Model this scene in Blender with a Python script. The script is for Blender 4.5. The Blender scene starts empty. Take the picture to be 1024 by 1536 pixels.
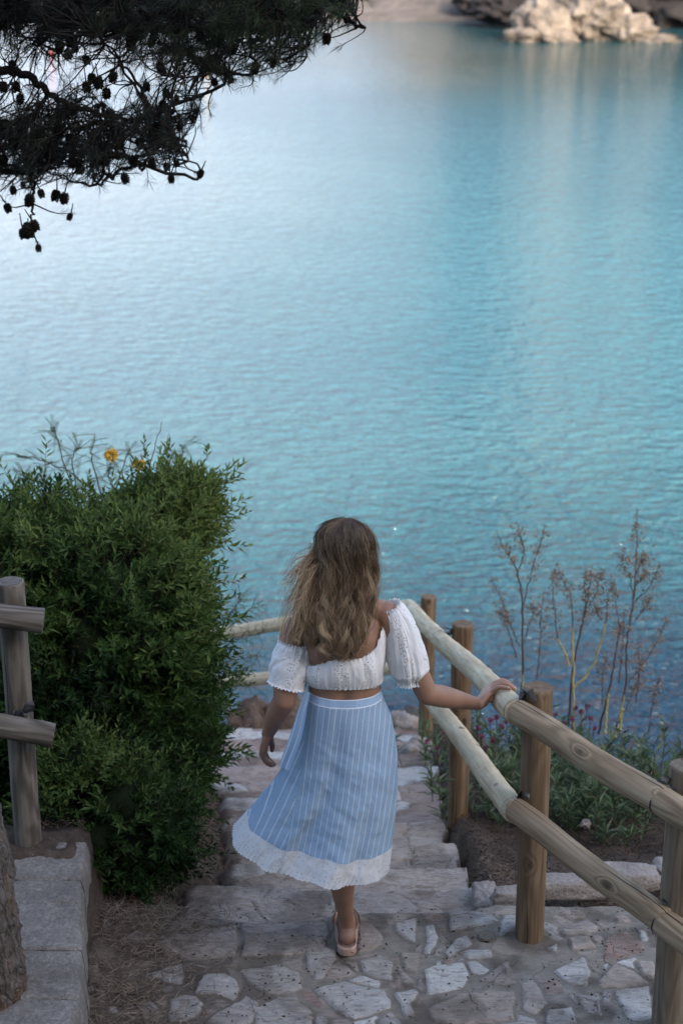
import bpy, math, random
import numpy as np
from mathutils import noise as mnoise

rng = np.random.default_rng(7)
random.seed(7)
C = bpy.context.scene.collection
F_PX, PITCH, CZ = 2800.0, math.radians(20.0), 3.7
cp, sp = math.cos(PITCH), math.sin(PITCH)

# ------------------------------------------------------------------ survey helpers (turn a sighting into a place)
def _d(px, py):
    a = (px-512)/F_PX; b = (py-768)/F_PX
    return np.array([a, cp-b*sp, -sp-b*cp])
def PY(px, py, Y):
    d = _d(px, py); return np.array([0, 0, CZ]) + d*(Y/d[1])
def PZ(px, py, z):
    d = _d(px, py); return np.array([0, 0, CZ]) + d*((z-CZ)/d[2])
def pxm(p):      # metres per photo pixel at p
    return (p[1]*cp+(CZ-p[2])*sp)/F_PX

# ------------------------------------------------------------------ numpy noise
def _hash(i, j, s):
    h = (i*374761393 + j*668265263 + s*982451653) & 0xffffffff
    h = ((h ^ (h >> 13))*1274126177) & 0xffffffff
    return ((h ^ (h >> 16)) & 0xffffff)/float(0xffffff)
def vnoise(x, y, s=0):
    x = np.asarray(x, float); y = np.asarray(y, float)
    i = np.floor(x).astype(np.int64); j = np.floor(y).astype(np.int64)
    f = x-i; g = y-j; f = f*f*(3-2*f); g = g*g*(3-2*g)
    a = _hash(i, j, s); b = _hash(i+1, j, s); c = _hash(i, j+1, s); d = _hash(i+1, j+1, s)
    return (a*(1-f)+b*f)*(1-g)+(c*(1-f)+d*f)*g
def fbm(x, y, s=0, o=4):
    r = 0; a = .5; t = 0
    for k in range(o):
        r = r+a*vnoise(x*2**k, y*2**k, s+k*17); t += a; a *= .5
    return r/t
def sstep(a, b, x):
    t = np.clip((x-a)/(b-a), 0, 1); return t*t*(3-2*t)

# ------------------------------------------------------------------ mesh building
class MB:
    def __init__(s): s.V = []; s.F = {3: [], 4: []}; s.A = {}; s.n = 0; s.NG = []
    def add(s, V, F, **attrs):
        V = np.asarray(V, float).reshape(-1, 3); m = len(V)
        F = np.asarray(F, np.int64)
        if len(F): s.F[F.shape[1]].append(F+s.n)
        for k, v in attrs.items():
            v = np.asarray(v, float)
            s.A.setdefault(k, []).append((s.n, v))
        s.V.append(V); s.n += m
        return s.n-m
    def mesh(s, name, mats, smooth=True):
        V = np.concatenate(s.V); me = bpy.data.meshes.new(name)
        me.vertices.add(len(V)); me.vertices.foreach_set('co', V.ravel())
        loops = []; starts = []; tot = []; p = 0
        for k in (3, 4):
            if s.F[k]:
                f = np.concatenate(s.F[k]); loops.append(f.ravel())
                starts.append(p+np.arange(len(f))*k); p += f.size
        loops = np.concatenate(loops); starts = np.concatenate(starts)
        me.loops.add(len(loops)); me.loops.foreach_set('vertex_index', loops.astype(np.int32))
        me.polygons.add(len(starts)); me.polygons.foreach_set('loop_start', starts.astype(np.int32))
        me.update(calc_edges=True)
        me.polygons.foreach_set('use_smooth', np.full(len(starts), smooth))
        for k, lst in s.A.items():
            dim = lst[0][1].ndim
            if dim == 1:
                arr = np.zeros(len(V)); 
                for o, v in lst: arr[o:o+len(v)] = v
                at = me.attributes.new(k, 'FLOAT', 'POINT'); at.data.foreach_set('value', arr)
            else:
                arr = np.zeros((len(V), 3))
                for o, v in lst: arr[o:o+len(v)] = v
                at = me.attributes.new(k, 'FLOAT_VECTOR', 'POINT'); at.data.foreach_set('vector', arr.ravel())
        for m in (mats if isinstance(mats, (list, tuple)) else [mats]): me.materials.append(m)
        me.validate(); return me

def link(name, me, parent=None, label=None, cat=None, group=None, kind=None):
    o = bpy.data.objects.new(name, me); C.objects.link(o)
    if parent is not None:
        o.parent = parent
        b = parent['_b'] if '_b' in parent else (0, 0, 0)
        o.location = [-v for v in b]; o['_b'] = (0, 0, 0)
    if label: o['label'] = label
    if cat: o['category'] = cat
    if group: o['group'] = group
    if kind: o['kind'] = kind
    return o
def thing(name, loc, label, cat, group=None):
    o = bpy.data.objects.new(name, None); C.objects.link(o); o.location = [float(v) for v in loc]
    o['_b'] = [float(v) for v in loc]; o.empty_display_size = .1
    o['label'] = label; o['category'] = cat
    if group: o['group'] = group
    return o
def part(mb, name, mat, parent=None, smooth=True, **kw):
    return link(name, mb.mesh(name, mat, smooth), parent, **kw)

def catmull(P, n):
    P = np.asarray(P, float); k = len(P)
    if k < 3:
        t = np.linspace(0, 1, n)[:, None]; return P[0]*(1-t)+P[1]*t
    Q = np.vstack([2*P[0]-P[1], P, 2*P[-1]-P[-2]])
    u = np.linspace(0, k-1-1e-9, n); i = u.astype(int); t = (u-i)[:, None]
    a, b, c, d = Q[i], Q[i+1], Q[i+2], Q[i+3]
    return .5*(2*b+(c-a)*t+(2*a-5*b+4*c-d)*t*t+(3*b-a-3*c+d)*t**3)
def frames(P):
    T = np.gradient(P, axis=0); T /= np.linalg.norm(T, axis=1)[:, None]+1e-12
    ref = np.array([0, 0, 1.]) if abs(T[0][2]) < .9 else np.array([0, 1., 0])
    N = np.zeros_like(P); n = np.cross(T[0], ref)
    for i in range(len(P)):
        n = n-T[i]*np.dot(n, T[i]); n /= np.linalg.norm(n); N[i] = n
    return T, N, np.cross(T, N)
def tube(mb, P, R, k=12, cap=True, seed=0., rough=0., flat=1., rim=0., extra=None):
    """round bar along P with radii R; carries its own grain coordinates in 'gc'"""
    P = np.asarray(P, float); n = len(P); R = np.broadcast_to(np.asarray(R, float), (n,)).copy()
    T, N, B = frames(P)
    th = np.arange(k)/k*2*math.pi
    s = np.concatenate([[0], np.cumsum(np.linalg.norm(np.diff(P, axis=0), axis=1))])
    rr = R[:, None]*np.ones(k)[None]
    if rough:
        rr = rr*(1+rough*(fbm(th[None]*1.2+np.zeros((n, 1))+seed*9, s[:, None]*8+seed*3, int(seed*31) % 97)-.5)*2)
        rr[:, :] = rr
    V = P[:, None]+rr[..., None]*(np.cos(th)[None, :, None]*N[:, None]+flat*np.sin(th)[None, :, None]*B[:, None])
    gc = np.stack([rr*np.cos(th), rr*np.sin(th), s[:, None]+0*rr+seed*3.1], -1)
    i = np.arange(n-1)[:, None]; j = np.arange(k)[None]
    F = np.stack([i*k+j, i*k+(j+1) % k, (i+1)*k+(j+1) % k, (i+1)*k+j], -1).reshape(-1, 4)
    kw = {} if extra is None else {a: np.full(n*k, b) for a, b in extra.items()}
    o = mb.add(V.reshape(-1, 3), F, gc=gc.reshape(-1, 3), **kw)
    if cap:
        for e, idx in ((0, 0), (1, n-1)):
            ring = V[idx]; c = P[idx]; g = gc[idx].copy()
            d = T[idx]*(1 if e else -1)
            mid = c+(ring-c)*.5+d*rim*.0; cg = g.copy(); cg[:, :2] *= .5
            vv = np.vstack([ring, mid, c[None]+d*rim*.0]); gg = np.vstack([g, cg, [[0, 0, g[0, 2]]]])
            f4 = np.stack([np.arange(k), (np.arange(k)+1) % k, k+(np.arange(k)+1) % k, k+np.arange(k)], -1)
            f3 = np.stack([k+np.arange(k), k+(np.arange(k)+1) % k, np.full(k, 2*k)], -1)
            if not e: f4 = f4[:, ::-1]; f3 = f3[:, ::-1]
            f4 = f4[:, ::-1] if False else f4
            kw2 = {} if extra is None else {a: np.full(len(vv), b) for a, b in extra.items()}
            o2 = mb.add(vv, f4, gc=gg, **kw2); mb.F[3].append(f3+o2)
    return o
def log(mb, A, B, r, k=28, seed=0., rough=.05, n=24, bev=.006, taper=0., bend=0.):
    """a turned log with softly broken end arrises"""
    A = np.asarray(A, float); B = np.asarray(B, float); L = np.linalg.norm(B-A)
    t = np.concatenate([[0, bev*.35/L, bev/L], np.linspace(.02, .98, n), [1-bev/L, 1-bev*.35/L, 1]])
    P = A+(B-A)*t[:, None]
    if bend: P = P+np.array([0, 0, 1.])*bend*np.sin(t*math.pi)[:, None]
    R = np.full(len(t), r)*(1-taper*t); R[0] -= bev; R[1] -= bev*.35; R[-1] -= bev; R[-2] -= bev*.35
    tube(mb, P, R, k, True, seed, rough)
def grid(x0, x1, y0, y1, nx, ny):
    X, Y = np.meshgrid(np.linspace(x0, x1, nx), np.linspace(y0, y1, ny))
    i = np.arange(ny-1)[:, None]; j = np.arange(nx-1)[None]
    F = np.stack([i*nx+j, i*nx+j+1, (i+1)*nx+j+1, (i+1)*nx+j], -1).reshape(-1, 4)
    return X, Y, F
def unit(v): return v/(np.linalg.norm(v, axis=-1, keepdims=True)+1e-12)

# ------------------------------------------------------------------ materials
class MT:
    def __init__(s, name, rough=.8, spec=.3):
        s.m = bpy.data.materials.new(name); s.m.use_nodes = True; s.t = s.m.node_tree
        s.b = s.t.nodes['Principled BSDF']; s.o = s.t.nodes['Material Output']
        s.set(s.b, 'Roughness', rough); s.set(s.b, 'Specular IOR Level', spec)
    def set(s, n, k, v):
        i = n.inputs[k]
        if isinstance(v, bpy.types.NodeSocket): s.t.links.new(v, i)
        elif isinstance(v, (tuple, list)) and i.type == 'RGBA' and len(v) == 3: i.default_value = (*v, 1)
        else: i.default_value = v
    def n(s, typ, ins=None, **pr):
        n = s.t.nodes.new(typ)
        for k, v in pr.items(): setattr(n, k, v)
        for k, v in (ins or {}).items(): s.set(n, k, v)
        return n
    def math(s, op, a, b=0., c=None, clamp=False):
        n = s.n('ShaderNodeMath', {0: a, 1: b}, operation=op, use_clamp=clamp)
        if c is not None: s.set(n, 2, c)
        return n.outputs[0]
    def mr(s, v, a, b, c=0., d=1., smooth=False):
        n = s.n('ShaderNodeMapRange', {0: v, 1: a, 2: b, 3: c, 4: d}, interpolation_type='SMOOTHSTEP' if smooth else 'LINEAR'); return n.outputs[0]
    def attr(s, name, fac=True):
        n = s.n('ShaderNodeAttribute', attribute_name=name); return n.outputs['Fac' if fac else 'Vector']
    def map(s, v, scale=(1, 1, 1), loc=(0, 0, 0), rot=(0, 0, 0)):
        return s.n('ShaderNodeMapping', {'Vector': v, 'Scale': scale, 'Location': loc, 'Rotation': rot}).outputs[0]
    def pos(s): return s.n('ShaderNodeNewGeometry').outputs['Position']
    def noise(s, v, sc, det=4, ro=.55, dist=0.):
        return s.n('ShaderNodeTexNoise', {'Vector': v, 'Scale': sc, 'Detail': det, 'Roughness': ro, 'Distortion': dist}).outputs['Fac']
    def vor(s, v, sc, feat='F1', out='Distance', rnd=1.):
        return s.n('ShaderNodeTexVoronoi', {'Vector': v, 'Scale': sc, 'Randomness': rnd}, feature=feat).outputs[out]
    def ramp(s, v, *st):
        n = s.n('ShaderNodeValToRGB', {0: v}); e = n.color_ramp.elements
        while len(e) < len(st): e.new(.5)
        for i, (p, c) in enumerate(st): e[i].position = p; e[i].color = (*c, 1) if len(c) == 3 else c
        return n.outputs[0]
    def mix(s, f, a, b, bt='MIX'):
        n = s.n('ShaderNodeMix', data_type='RGBA', blend_type=bt)
        s.set(n, 0, f); 
        for i, v in ((6, a), (7, b)):
            if isinstance(v, bpy.types.NodeSocket): s.t.links.new(v, n.inputs[i])
            else: n.inputs[i].default_value = (*v, 1)
        return n.outputs[2]
    def bump(s, h, strength=.5, dist=.01, nrm=None):
        n = s.n('ShaderNodeBump', {'Height': h, 'Strength': strength, 'Distance': dist})
        if nrm is not None: s.set(n, 'Normal', nrm)
        s.set(s.b, 'Normal', n.outputs[0]); return n.outputs[0]
    def col(s, c): s.set(s.b, 'Base Color', c)

def mat_wood(name, dark, mid, light, crack=1.2, ring=150., rings_amt=.45, knots=True, weather=.3):
    m = MT(name, .75, .25)
    g = m.attr('gc', False)
    sx = m.n('ShaderNodeSeparateXYZ', {0: g})
    r = m.math('SQRT', m.math('ADD', m.math('MULTIPLY', sx.outputs[0], sx.outputs[0]), m.math('MULTIPLY', sx.outputs[1], sx.outputs[1])))
    gs = m.map(g, (9, 9, 1.1))
    low = m.noise(gs, 1., 2, .5)
    rv = m.math('ADD', m.math('MULTIPLY', r, ring*6.3), m.math('MULTIPLY', low, 62.))
    if knots:
        kd = m.vor(m.map(g, (9, 9, 5)), 1.)
        kn = m.mr(kd, .0, .32, 1., 0., True)
        rv = m.math('ADD', rv, m.math('MULTIPLY', kn, 14.))
    rg = m.mr(m.math('SINE', rv), -1, 1)
    fine = m.noise(m.map(g, (120, 120, 5)), 1., 4, .65)
    blot = m.noise(m.map(g, (6, 6, 2)), 1.5, 3)
    mid_ = m.noise(m.map(g, (48, 48, 2.2)), 1., 3, .6)
    v = m.math('ADD', m.math('MULTIPLY', rg, rings_amt), m.math('MULTIPLY', m.math('ADD', m.math('MULTIPLY', fine, .5), m.math('MULTIPLY', m.mr(mid_, .3, .7), .5)), 1-rings_amt))
    c = m.ramp(v, (.15, dark), (.5, mid), (.85, light))
    c = m.mix(m.mr(blot, .35, .7, 0, weather), c, tuple(x*.45 for x in mid))
    if knots:
        c = m.mix(m.mr(kd, .08, .17, .8, 0., True), c, tuple(x*.35 for x in dark))
    th = m.math('ARCTAN2', sx.outputs[1], sx.outputs[0])
    wob = m.noise(m.map(g, (0, 0, 4)), 1., 3)
    cr = None
    for th0 in ((crack, crack-2.6) if crack is not None else ()):
        d = m.math('ABSOLUTE', m.math('SUBTRACT', m.math('SUBTRACT', th, th0), m.math('MULTIPLY', m.math('SUBTRACT', wob, .5), .5)))
        w = m.mr(m.noise(m.map(g, (0, 0, 2.2), (th0, 3, 1)), 1., 1), .46, .62, 0., .055)
        k = m.mr(m.math('SUBTRACT', d, w), -.02, .015, 1., 0.)
        cr = k if cr is None else m.math('MAXIMUM', cr, k)
    h = m.math('ADD', m.math('MULTIPLY', fine, .6), m.math('MULTIPLY', rg, .25))
    if cr is not None:
        c = m.mix(m.math('MULTIPLY', cr, .85), c, tuple(x*.12 for x in dark))
        h = m.math('SUBTRACT', h, m.math('MULTIPLY', cr, 3.))
    # end-grain sunrays
    m.col(c); m.bump(h, .5, .003)
    return m.m

def mat_stone(name):
    m = MT(name, .85, .25)
    P = m.pos(); st = m.attr('stone'); rd = m.attr('rnd'); dt = m.attr('dirt')
    n1 = m.noise(P, 9, 6, .65); n2 = m.noise(m.map(P, (1, 3.5, 3)), 22, 6, .7, .6); n3 = m.noise(P, 140, 4, .7)
    base = m.ramp(rd, (0, (.52, .485, .44)), (.2, (.44, .40, .36)), (.4, (.45, .375, .315)), (.6, (.52, .45, .385)), (.75, (.35, .235, .185)), (.9, (.52, .495, .465)), (1, (.78, .755, .70)))
    base = m.mix(m.mr(n1, .3, .7, 0, .42), base, (.16, .12, .11), 'MIX')
    base = m.mix(m.mr(n2, .5, .68, 0, .5), base, (.44, .43, .44))
    base = m.mix(m.mr(n2, .47, .36, 0, .6), base, (.13, .1, .095))
    mort = m.mix(m.mr(n1, .3, .7), (.21, .187, .158), (.36, .32, .27))
    c = m.mix(m.mr(st, .1, .55, 0, 1, True), mort, base)
    c = m.mix(m.mr(n3, .62, .78, 0, .5), c, (.07, .06, .06))
    pit = m.vor(P, 34.); pk = m.noise(P, 5, 2)
    pits = m.math('MULTIPLY', m.mr(pit, .1, .16, 1, 0), m.mr(pk, .45, .6))
    c = m.mix(m.math('MULTIPLY', pits, .45), c, (.05, .04, .04))
    cr = m.vor(m.n('ShaderNodeVectorMath', {0: P, 1: m.n('ShaderNodeVectorMath', {0: m.n('ShaderNodeTexNoise', {'Vector': P, 'Scale': 9., 'Detail': 3}).outputs['Color'], 3: .12}, operation='SCALE').outputs[0]}, operation='ADD').outputs[0], 5.5, 'DISTANCE_TO_EDGE')
    ck = m.math('MULTIPLY', m.mr(cr, .002, .010, 1, 0), m.mr(pk, .52, .62))
    c = m.mix(m.math('MULTIPLY', ck, .35), c, (.06, .05, .05))
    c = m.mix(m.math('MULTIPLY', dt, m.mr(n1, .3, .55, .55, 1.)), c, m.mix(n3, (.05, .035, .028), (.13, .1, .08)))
    m.col(c)
    h = m.math('ADD', m.math('MULTIPLY', n2, .8), m.math('MULTIPLY', n3, .35))
    h = m.math('SUBTRACT', h, m.math('MULTIPLY', m.math('MAXIMUM', pits, ck), .6))
    m.bump(h, 1., .022)
    return m.m

def mat_simple(name, c1, c2, sc=20, rough=.85, bump=.4, dist=.005, spec=.3, det=5):
    m = MT(name, rough, spec); P = m.pos(); n = m.noise(P, sc, det, .65)
    m.col(m.ramp(n, (.3, c1), (.7, c2)))
    if bump: m.bump(n, bump, dist)
    return m.m

def mat_leaf(name, cols, trans=.35, rough=.45, spec=.45):
    m = MT(name, rough, spec); r = m.attr('rnd')
    k = len(cols); c = m.ramp(r, *[(i/(k-1), q) for i, q in enumerate(cols)])
    m.col(c)
    if trans:
        tr = m.n('ShaderNodeBsdfTranslucent', {'Color': c}); mx = m.n('ShaderNodeMixShader', {0: trans, 1: m.b.outputs[0], 2: tr.outputs[0]})
        m.t.links.new(mx.outputs[0], m.o.inputs[0])
    return m.m

M = {}
M['post'] = mat_wood('post_wood', (.055, .033, .019), (.145, .095, .056), (.24, .17, .108), 1.3, 160, .2)
M['post2'] = mat_wood('post_wood_grey', (.065, .046, .031), (.155, .12, .085), (.24, .19, .14), -1.4, 160, .2)
M['rail'] = mat_wood('rail_wood', (.105, .068, .04), (.265, .19, .118), (.39, .30, .20), 1.15, 150, .26, True, .25)
M['peeled'] = mat_wood('peeled_rail_wood', (.25, .175, .10), (.50, .405, .27), (.66, .56, .40), None, 120, .08, True, .30)
M['old'] = mat_wood('old_grey_wood', (.045, .037, .030), (.105, .09, .076), (.19, .165, .14), .9, 140, .4, True, .4)
M['stone'] = mat_stone('flagstone')
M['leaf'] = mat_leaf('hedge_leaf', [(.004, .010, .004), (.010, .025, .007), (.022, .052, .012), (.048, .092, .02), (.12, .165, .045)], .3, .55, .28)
M['leaf_b'] = mat_leaf('grey_green_leaf', [(.04, .065, .035), (.07, .11, .055), (.11, .16, .065), (.16, .20, .12)])
M['core'] = mat_simple('shade_core', (.004, .007, .003), (.012, .018, .007), 30, .9, .6, .02, .1)
M['twig'] = mat_simple('twig', (.05, .035, .022), (.10, .075, .05), 40)
M['needle'] = mat_leaf('pine_needle', [(.004, .007, .004), (.008, .014, .006), (.022, .040, .011), (.05, .08, .02)], .12, .5, .3)
M['cone'] = mat_simple('pine_cone', (.005, .004, .0035), (.014, .011, .008), 90, .8, .8, .004, .2)
M['bark'] = mat_simple('pine_bark', (.006, .005, .005), (.018, .014, .012), 14, .9, 1., .02, .2)
M['strap'] = mat_simple('black_strap', (.008, .008, .010), (.02, .022, .026), 30, .45, .2, .002, .5)

# ------------------------------------------------------------------ world, sun
SUN_EL, SUN_AZ = math.radians(30), math.radians(148)     # azimuth clockwise from +Y
sc = bpy.context.scene
w = bpy.data.worlds.new('World'); sc.world = w; w.use_nodes = True
nt = w.node_tree; bg = nt.nodes['Background']
sky = nt.nodes.new('ShaderNodeTexSky'); sky.sky_type = 'NISHITA'; sky.sun_disc = False
sky.sun_elevation = SUN_EL; sky.sun_rotation = SUN_AZ; sky.air_density = 1.0; sky.dust_density = 3.2; sky.ozone_density = 1.0
nt.links.new(sky.outputs[0], bg.inputs[0]); bg.inputs[1].default_value = .56
sd = np.array([math.sin(SUN_AZ)*math.cos(SUN_EL), math.cos(SUN_AZ)*math.cos(SUN_EL), math.sin(SUN_EL)])
ld = bpy.data.lights.new('sun', 'SUN'); ld.energy = 3.2; ld.angle = math.radians(.5); ld.color = (1, .83, .66)
lo = bpy.data.objects.new('sun', ld); C.objects.link(lo)
from mathutils import Vector
lo.rotation_euler = Vector([float(v) for v in sd]).to_track_quat('Z', 'Y').to_euler(); lo.location = (20, -20, 30)

cd = bpy.data.cameras.new('camera'); cam = bpy.data.objects.new('camera', cd); C.objects.link(cam); sc.camera = cam
cam.location = (0, 0, CZ); cam.rotation_euler = (math.radians(90)-PITCH, 0, 0)
cd.sensor_fit = 'VERTICAL'; cd.sensor_height = 36; cd.sensor_width = 24; cd.lens = F_PX/1536*36
cd.clip_end = 3000; cd.clip_start = .05
cd.dof.use_dof = True; cd.dof.focus_distance = 6.05; cd.dof.aperture_fstop = 4.0
sc.view_settings.view_transform = 'Standard'; sc.view_settings.look = 'None'; sc.view_settings.exposure = 0

# ------------------------------------------------------------------ WATER
WZ = -6.0
def build_water():
    m = MT('sea_water', .05, .5); m.set(m.b, 'IOR', 1.333); P = m.pos()
    sx = m.n('ShaderNodeSeparateXYZ', {0: P})
    big = m.noise(P, .05, 3, .5); md = m.noise(m.map(P, (1, .6, 1)), .16, 3, .5)
    dist = m.math('ADD', sx.outputs[1], m.math('MULTIPLY', m.math('SUBTRACT', md, .5), 9.))
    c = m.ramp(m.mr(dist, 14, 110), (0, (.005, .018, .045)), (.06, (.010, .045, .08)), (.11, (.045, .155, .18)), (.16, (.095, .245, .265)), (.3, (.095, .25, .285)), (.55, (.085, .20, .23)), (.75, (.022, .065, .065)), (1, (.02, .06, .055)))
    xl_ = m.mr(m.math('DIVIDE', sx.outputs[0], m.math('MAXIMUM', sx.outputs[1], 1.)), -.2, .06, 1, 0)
    c = m.mix(m.math('MULTIPLY', xl_, m.mr(dist, 26, 52, 0, .92)), c, (.50, .57, .60))  # pale sky reflection on the far left painted into the body colour
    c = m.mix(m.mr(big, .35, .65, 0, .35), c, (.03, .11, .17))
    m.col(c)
    h1 = m.noise(m.map(P, (.6, 1, 1)), 4.6, 3, .5, .3)
    h2 = m.noise(m.map(P, (.7, 1, 1), rot=(0, 0, .35)), 1.1, 2, .5)
    h3 = m.noise(m.map(P, (.7, 1, 1)), .35, 2, .5)
    h0 = m.noise(m.map(P, (.65, 1, 1)), 11., 2, .5)
    h = m.math('ADD', m.math('ADD', m.math('MULTIPLY', h0, .075), m.math('MULTIPLY', h1, .27)), m.math('ADD', m.math('MULTIPLY', h2, .035), m.math('MULTIPLY', h3, .05)))
    h = m.math('MULTIPLY', h, m.math('ADD', m.mr(sx.outputs[1], 40, 78, 1, .16), m.mr(sx.outputs[1], 22, 34, .6, 0)))
    m.bump(h, 1., 1.)
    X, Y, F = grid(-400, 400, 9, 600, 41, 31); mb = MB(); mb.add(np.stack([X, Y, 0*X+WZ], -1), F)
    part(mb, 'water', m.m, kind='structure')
build_water()

# right and left borders of the path down to the shore
def pth(px, py):
    d = _d(px, py); a, b = -.16+.333*6.33, -.333      # z = a + b*Y
    t = (a-CZ)/(d[2]-b*d[1]); return np.array([0, 0, CZ])+d*t
RB = np.array([pth(*p)[:2] for p in ((730,1345),(708,1322),(700,1290),(690,1262),(668,1238),(662,1197),(655,1150),(652,1120),(640,1096),(630,1080))])
LB = np.array([pth(*p)[:2] for p in ((250,1372),(290,1335),(352,1312),(356,1262),(350,1215),(345,1188),(330,1150),(300,1110),(250,1080))])
RB = RB[np.argsort(RB[:, 1])]; LB = LB[np.argsort(LB[:, 1])]
# ------------------------------------------------------------------ LAND
def clampz(Y): return np.where(Y < 5.95, 0., -.16-.333*(Y-6.33))
def soil_h(x, Y):
    z = np.where(Y < 5.9, -.03, np.minimum(-.05-.333*(Y-6.0), -.03))
    z = np.maximum(z, -1.75)
    z = z+.10*sstep(-.35, -.8, x)*sstep(5.9, 6.3, Y)
    z = z+(.22+.13*sstep(5.66, 5.8, Y))*sstep(-.86, -.95, x)*sstep(6.6, 5.9, Y)
    right = sstep(.55, .8, x)
    zr = np.where(Y < 6., -.16, -.16-.30*(Y-6.0)); zr = np.maximum(zr, -1.3)
    z = z*(1-right*sstep(5.7, 6., Y))+zr*right*sstep(5.7, 6., Y)
    yc = 10.9-2.0*sstep(.4, 1.2, x)+.4*(fbm(x*.8+3, x*0, 5)-.5)
    z = z-sstep(0, 2.6, Y-yc)*5.3
    z = z+sstep(4.9, 0, Y)*2.1
    z = z+.06*(fbm(x*3, Y*3, 11)-.5)+.05*(fbm(x*13, Y*13, 12, 4)-.5)
    xl = np.interp(Y, LB[:, 1], LB[:, 0]); xl = np.where(Y > 8.6, xl-(Y-8.6)*1.2, xl); xr = np.interp(Y, RB[:, 1], RB[:, 0])
    z = z-.26*sstep(xl-.16, xl+.02, x)*sstep(xr+.08, xr-.04, x)*sstep(5.8, 5.95, Y)*sstep(11.2, 10.6, Y)
    return z
def build_soil():
    m = MT('soil', .95, .15); P = m.pos()
    n = m.noise(P, 6, 6, .7); f = m.noise(P, 60, 5, .7); pb = m.vor(P, 70)
    c = m.ramp(n, (.3, (.045, .032, .025)), (.6, (.095, .07, .055)), (.8, (.16, .125, .10)))
    c = m.mix(m.mr(f, .45, .7, 0, .7), c, (.03, .022, .018))
    c = m.mix(m.math('MULTIPLY', m.mr(pb, .1, .2, 1, 0), m.mr(n, .5, .6)), c, (.24, .2, .18))
    sx = m.n('ShaderNodeSeparateXYZ', {0: P})
    rk = m.mr(sx.outputs[2], -1.7, -2.1)
    c = m.mix(rk, c, m.mix(n, (.12, .10, .09), (.3, .27, .25)))
    m.col(c); m.bump(m.math('ADD', f, m.math('MULTIPLY', n, .7)), .9, .02)
    X, Y, F = grid(-5, 6, 4.4, 14.5, 420, 400); mb = MB()
    mb.add(np.stack([X, Y, soil_h(X, Y)], -1), F); part(mb, 'ground', m.m, kind='structure')
    # coast beyond the near ground, and the unseen slope behind the viewpoint with its added sun-blocking ridge
    X, Y, F = grid(-160, 160, -150, 13.5, 161, 110)
    yc = 10.2+3*(fbm(X*.12, X*0, 3)-.5)*sstep(3, 9, abs(X))
    z = np.where(Y > 3.5, -.35*(Y-3.5)*.6, 0)
    z = z+sstep(3.5, 0, Y)*2.0
    lat = np.abs((X-10.6)*.85+(Y+17)*.53)
    shade_ridge = sstep(-1, -20, Y)*(4+22*sstep(17, 8, lat))  # bump added toward the sun so the foreground lies in shade
    z = z+shade_ridge+sstep(-30, -110, Y)*7+(fbm(X*.07, Y*.07, 8)-.5)*4*sstep(-5, -25, Y)
    z = z-sstep(0, 3., Y-yc)*6-.35
    mb = MB(); mb.add(np.stack([X, Y, z], -1), F)
    part(mb, 'hillside_sun_block', mat_simple('scrub_slope', (.05, .05, .03), (.13, .12, .08), .8, .95, .8, .2), kind='structure')
build_soil()

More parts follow.
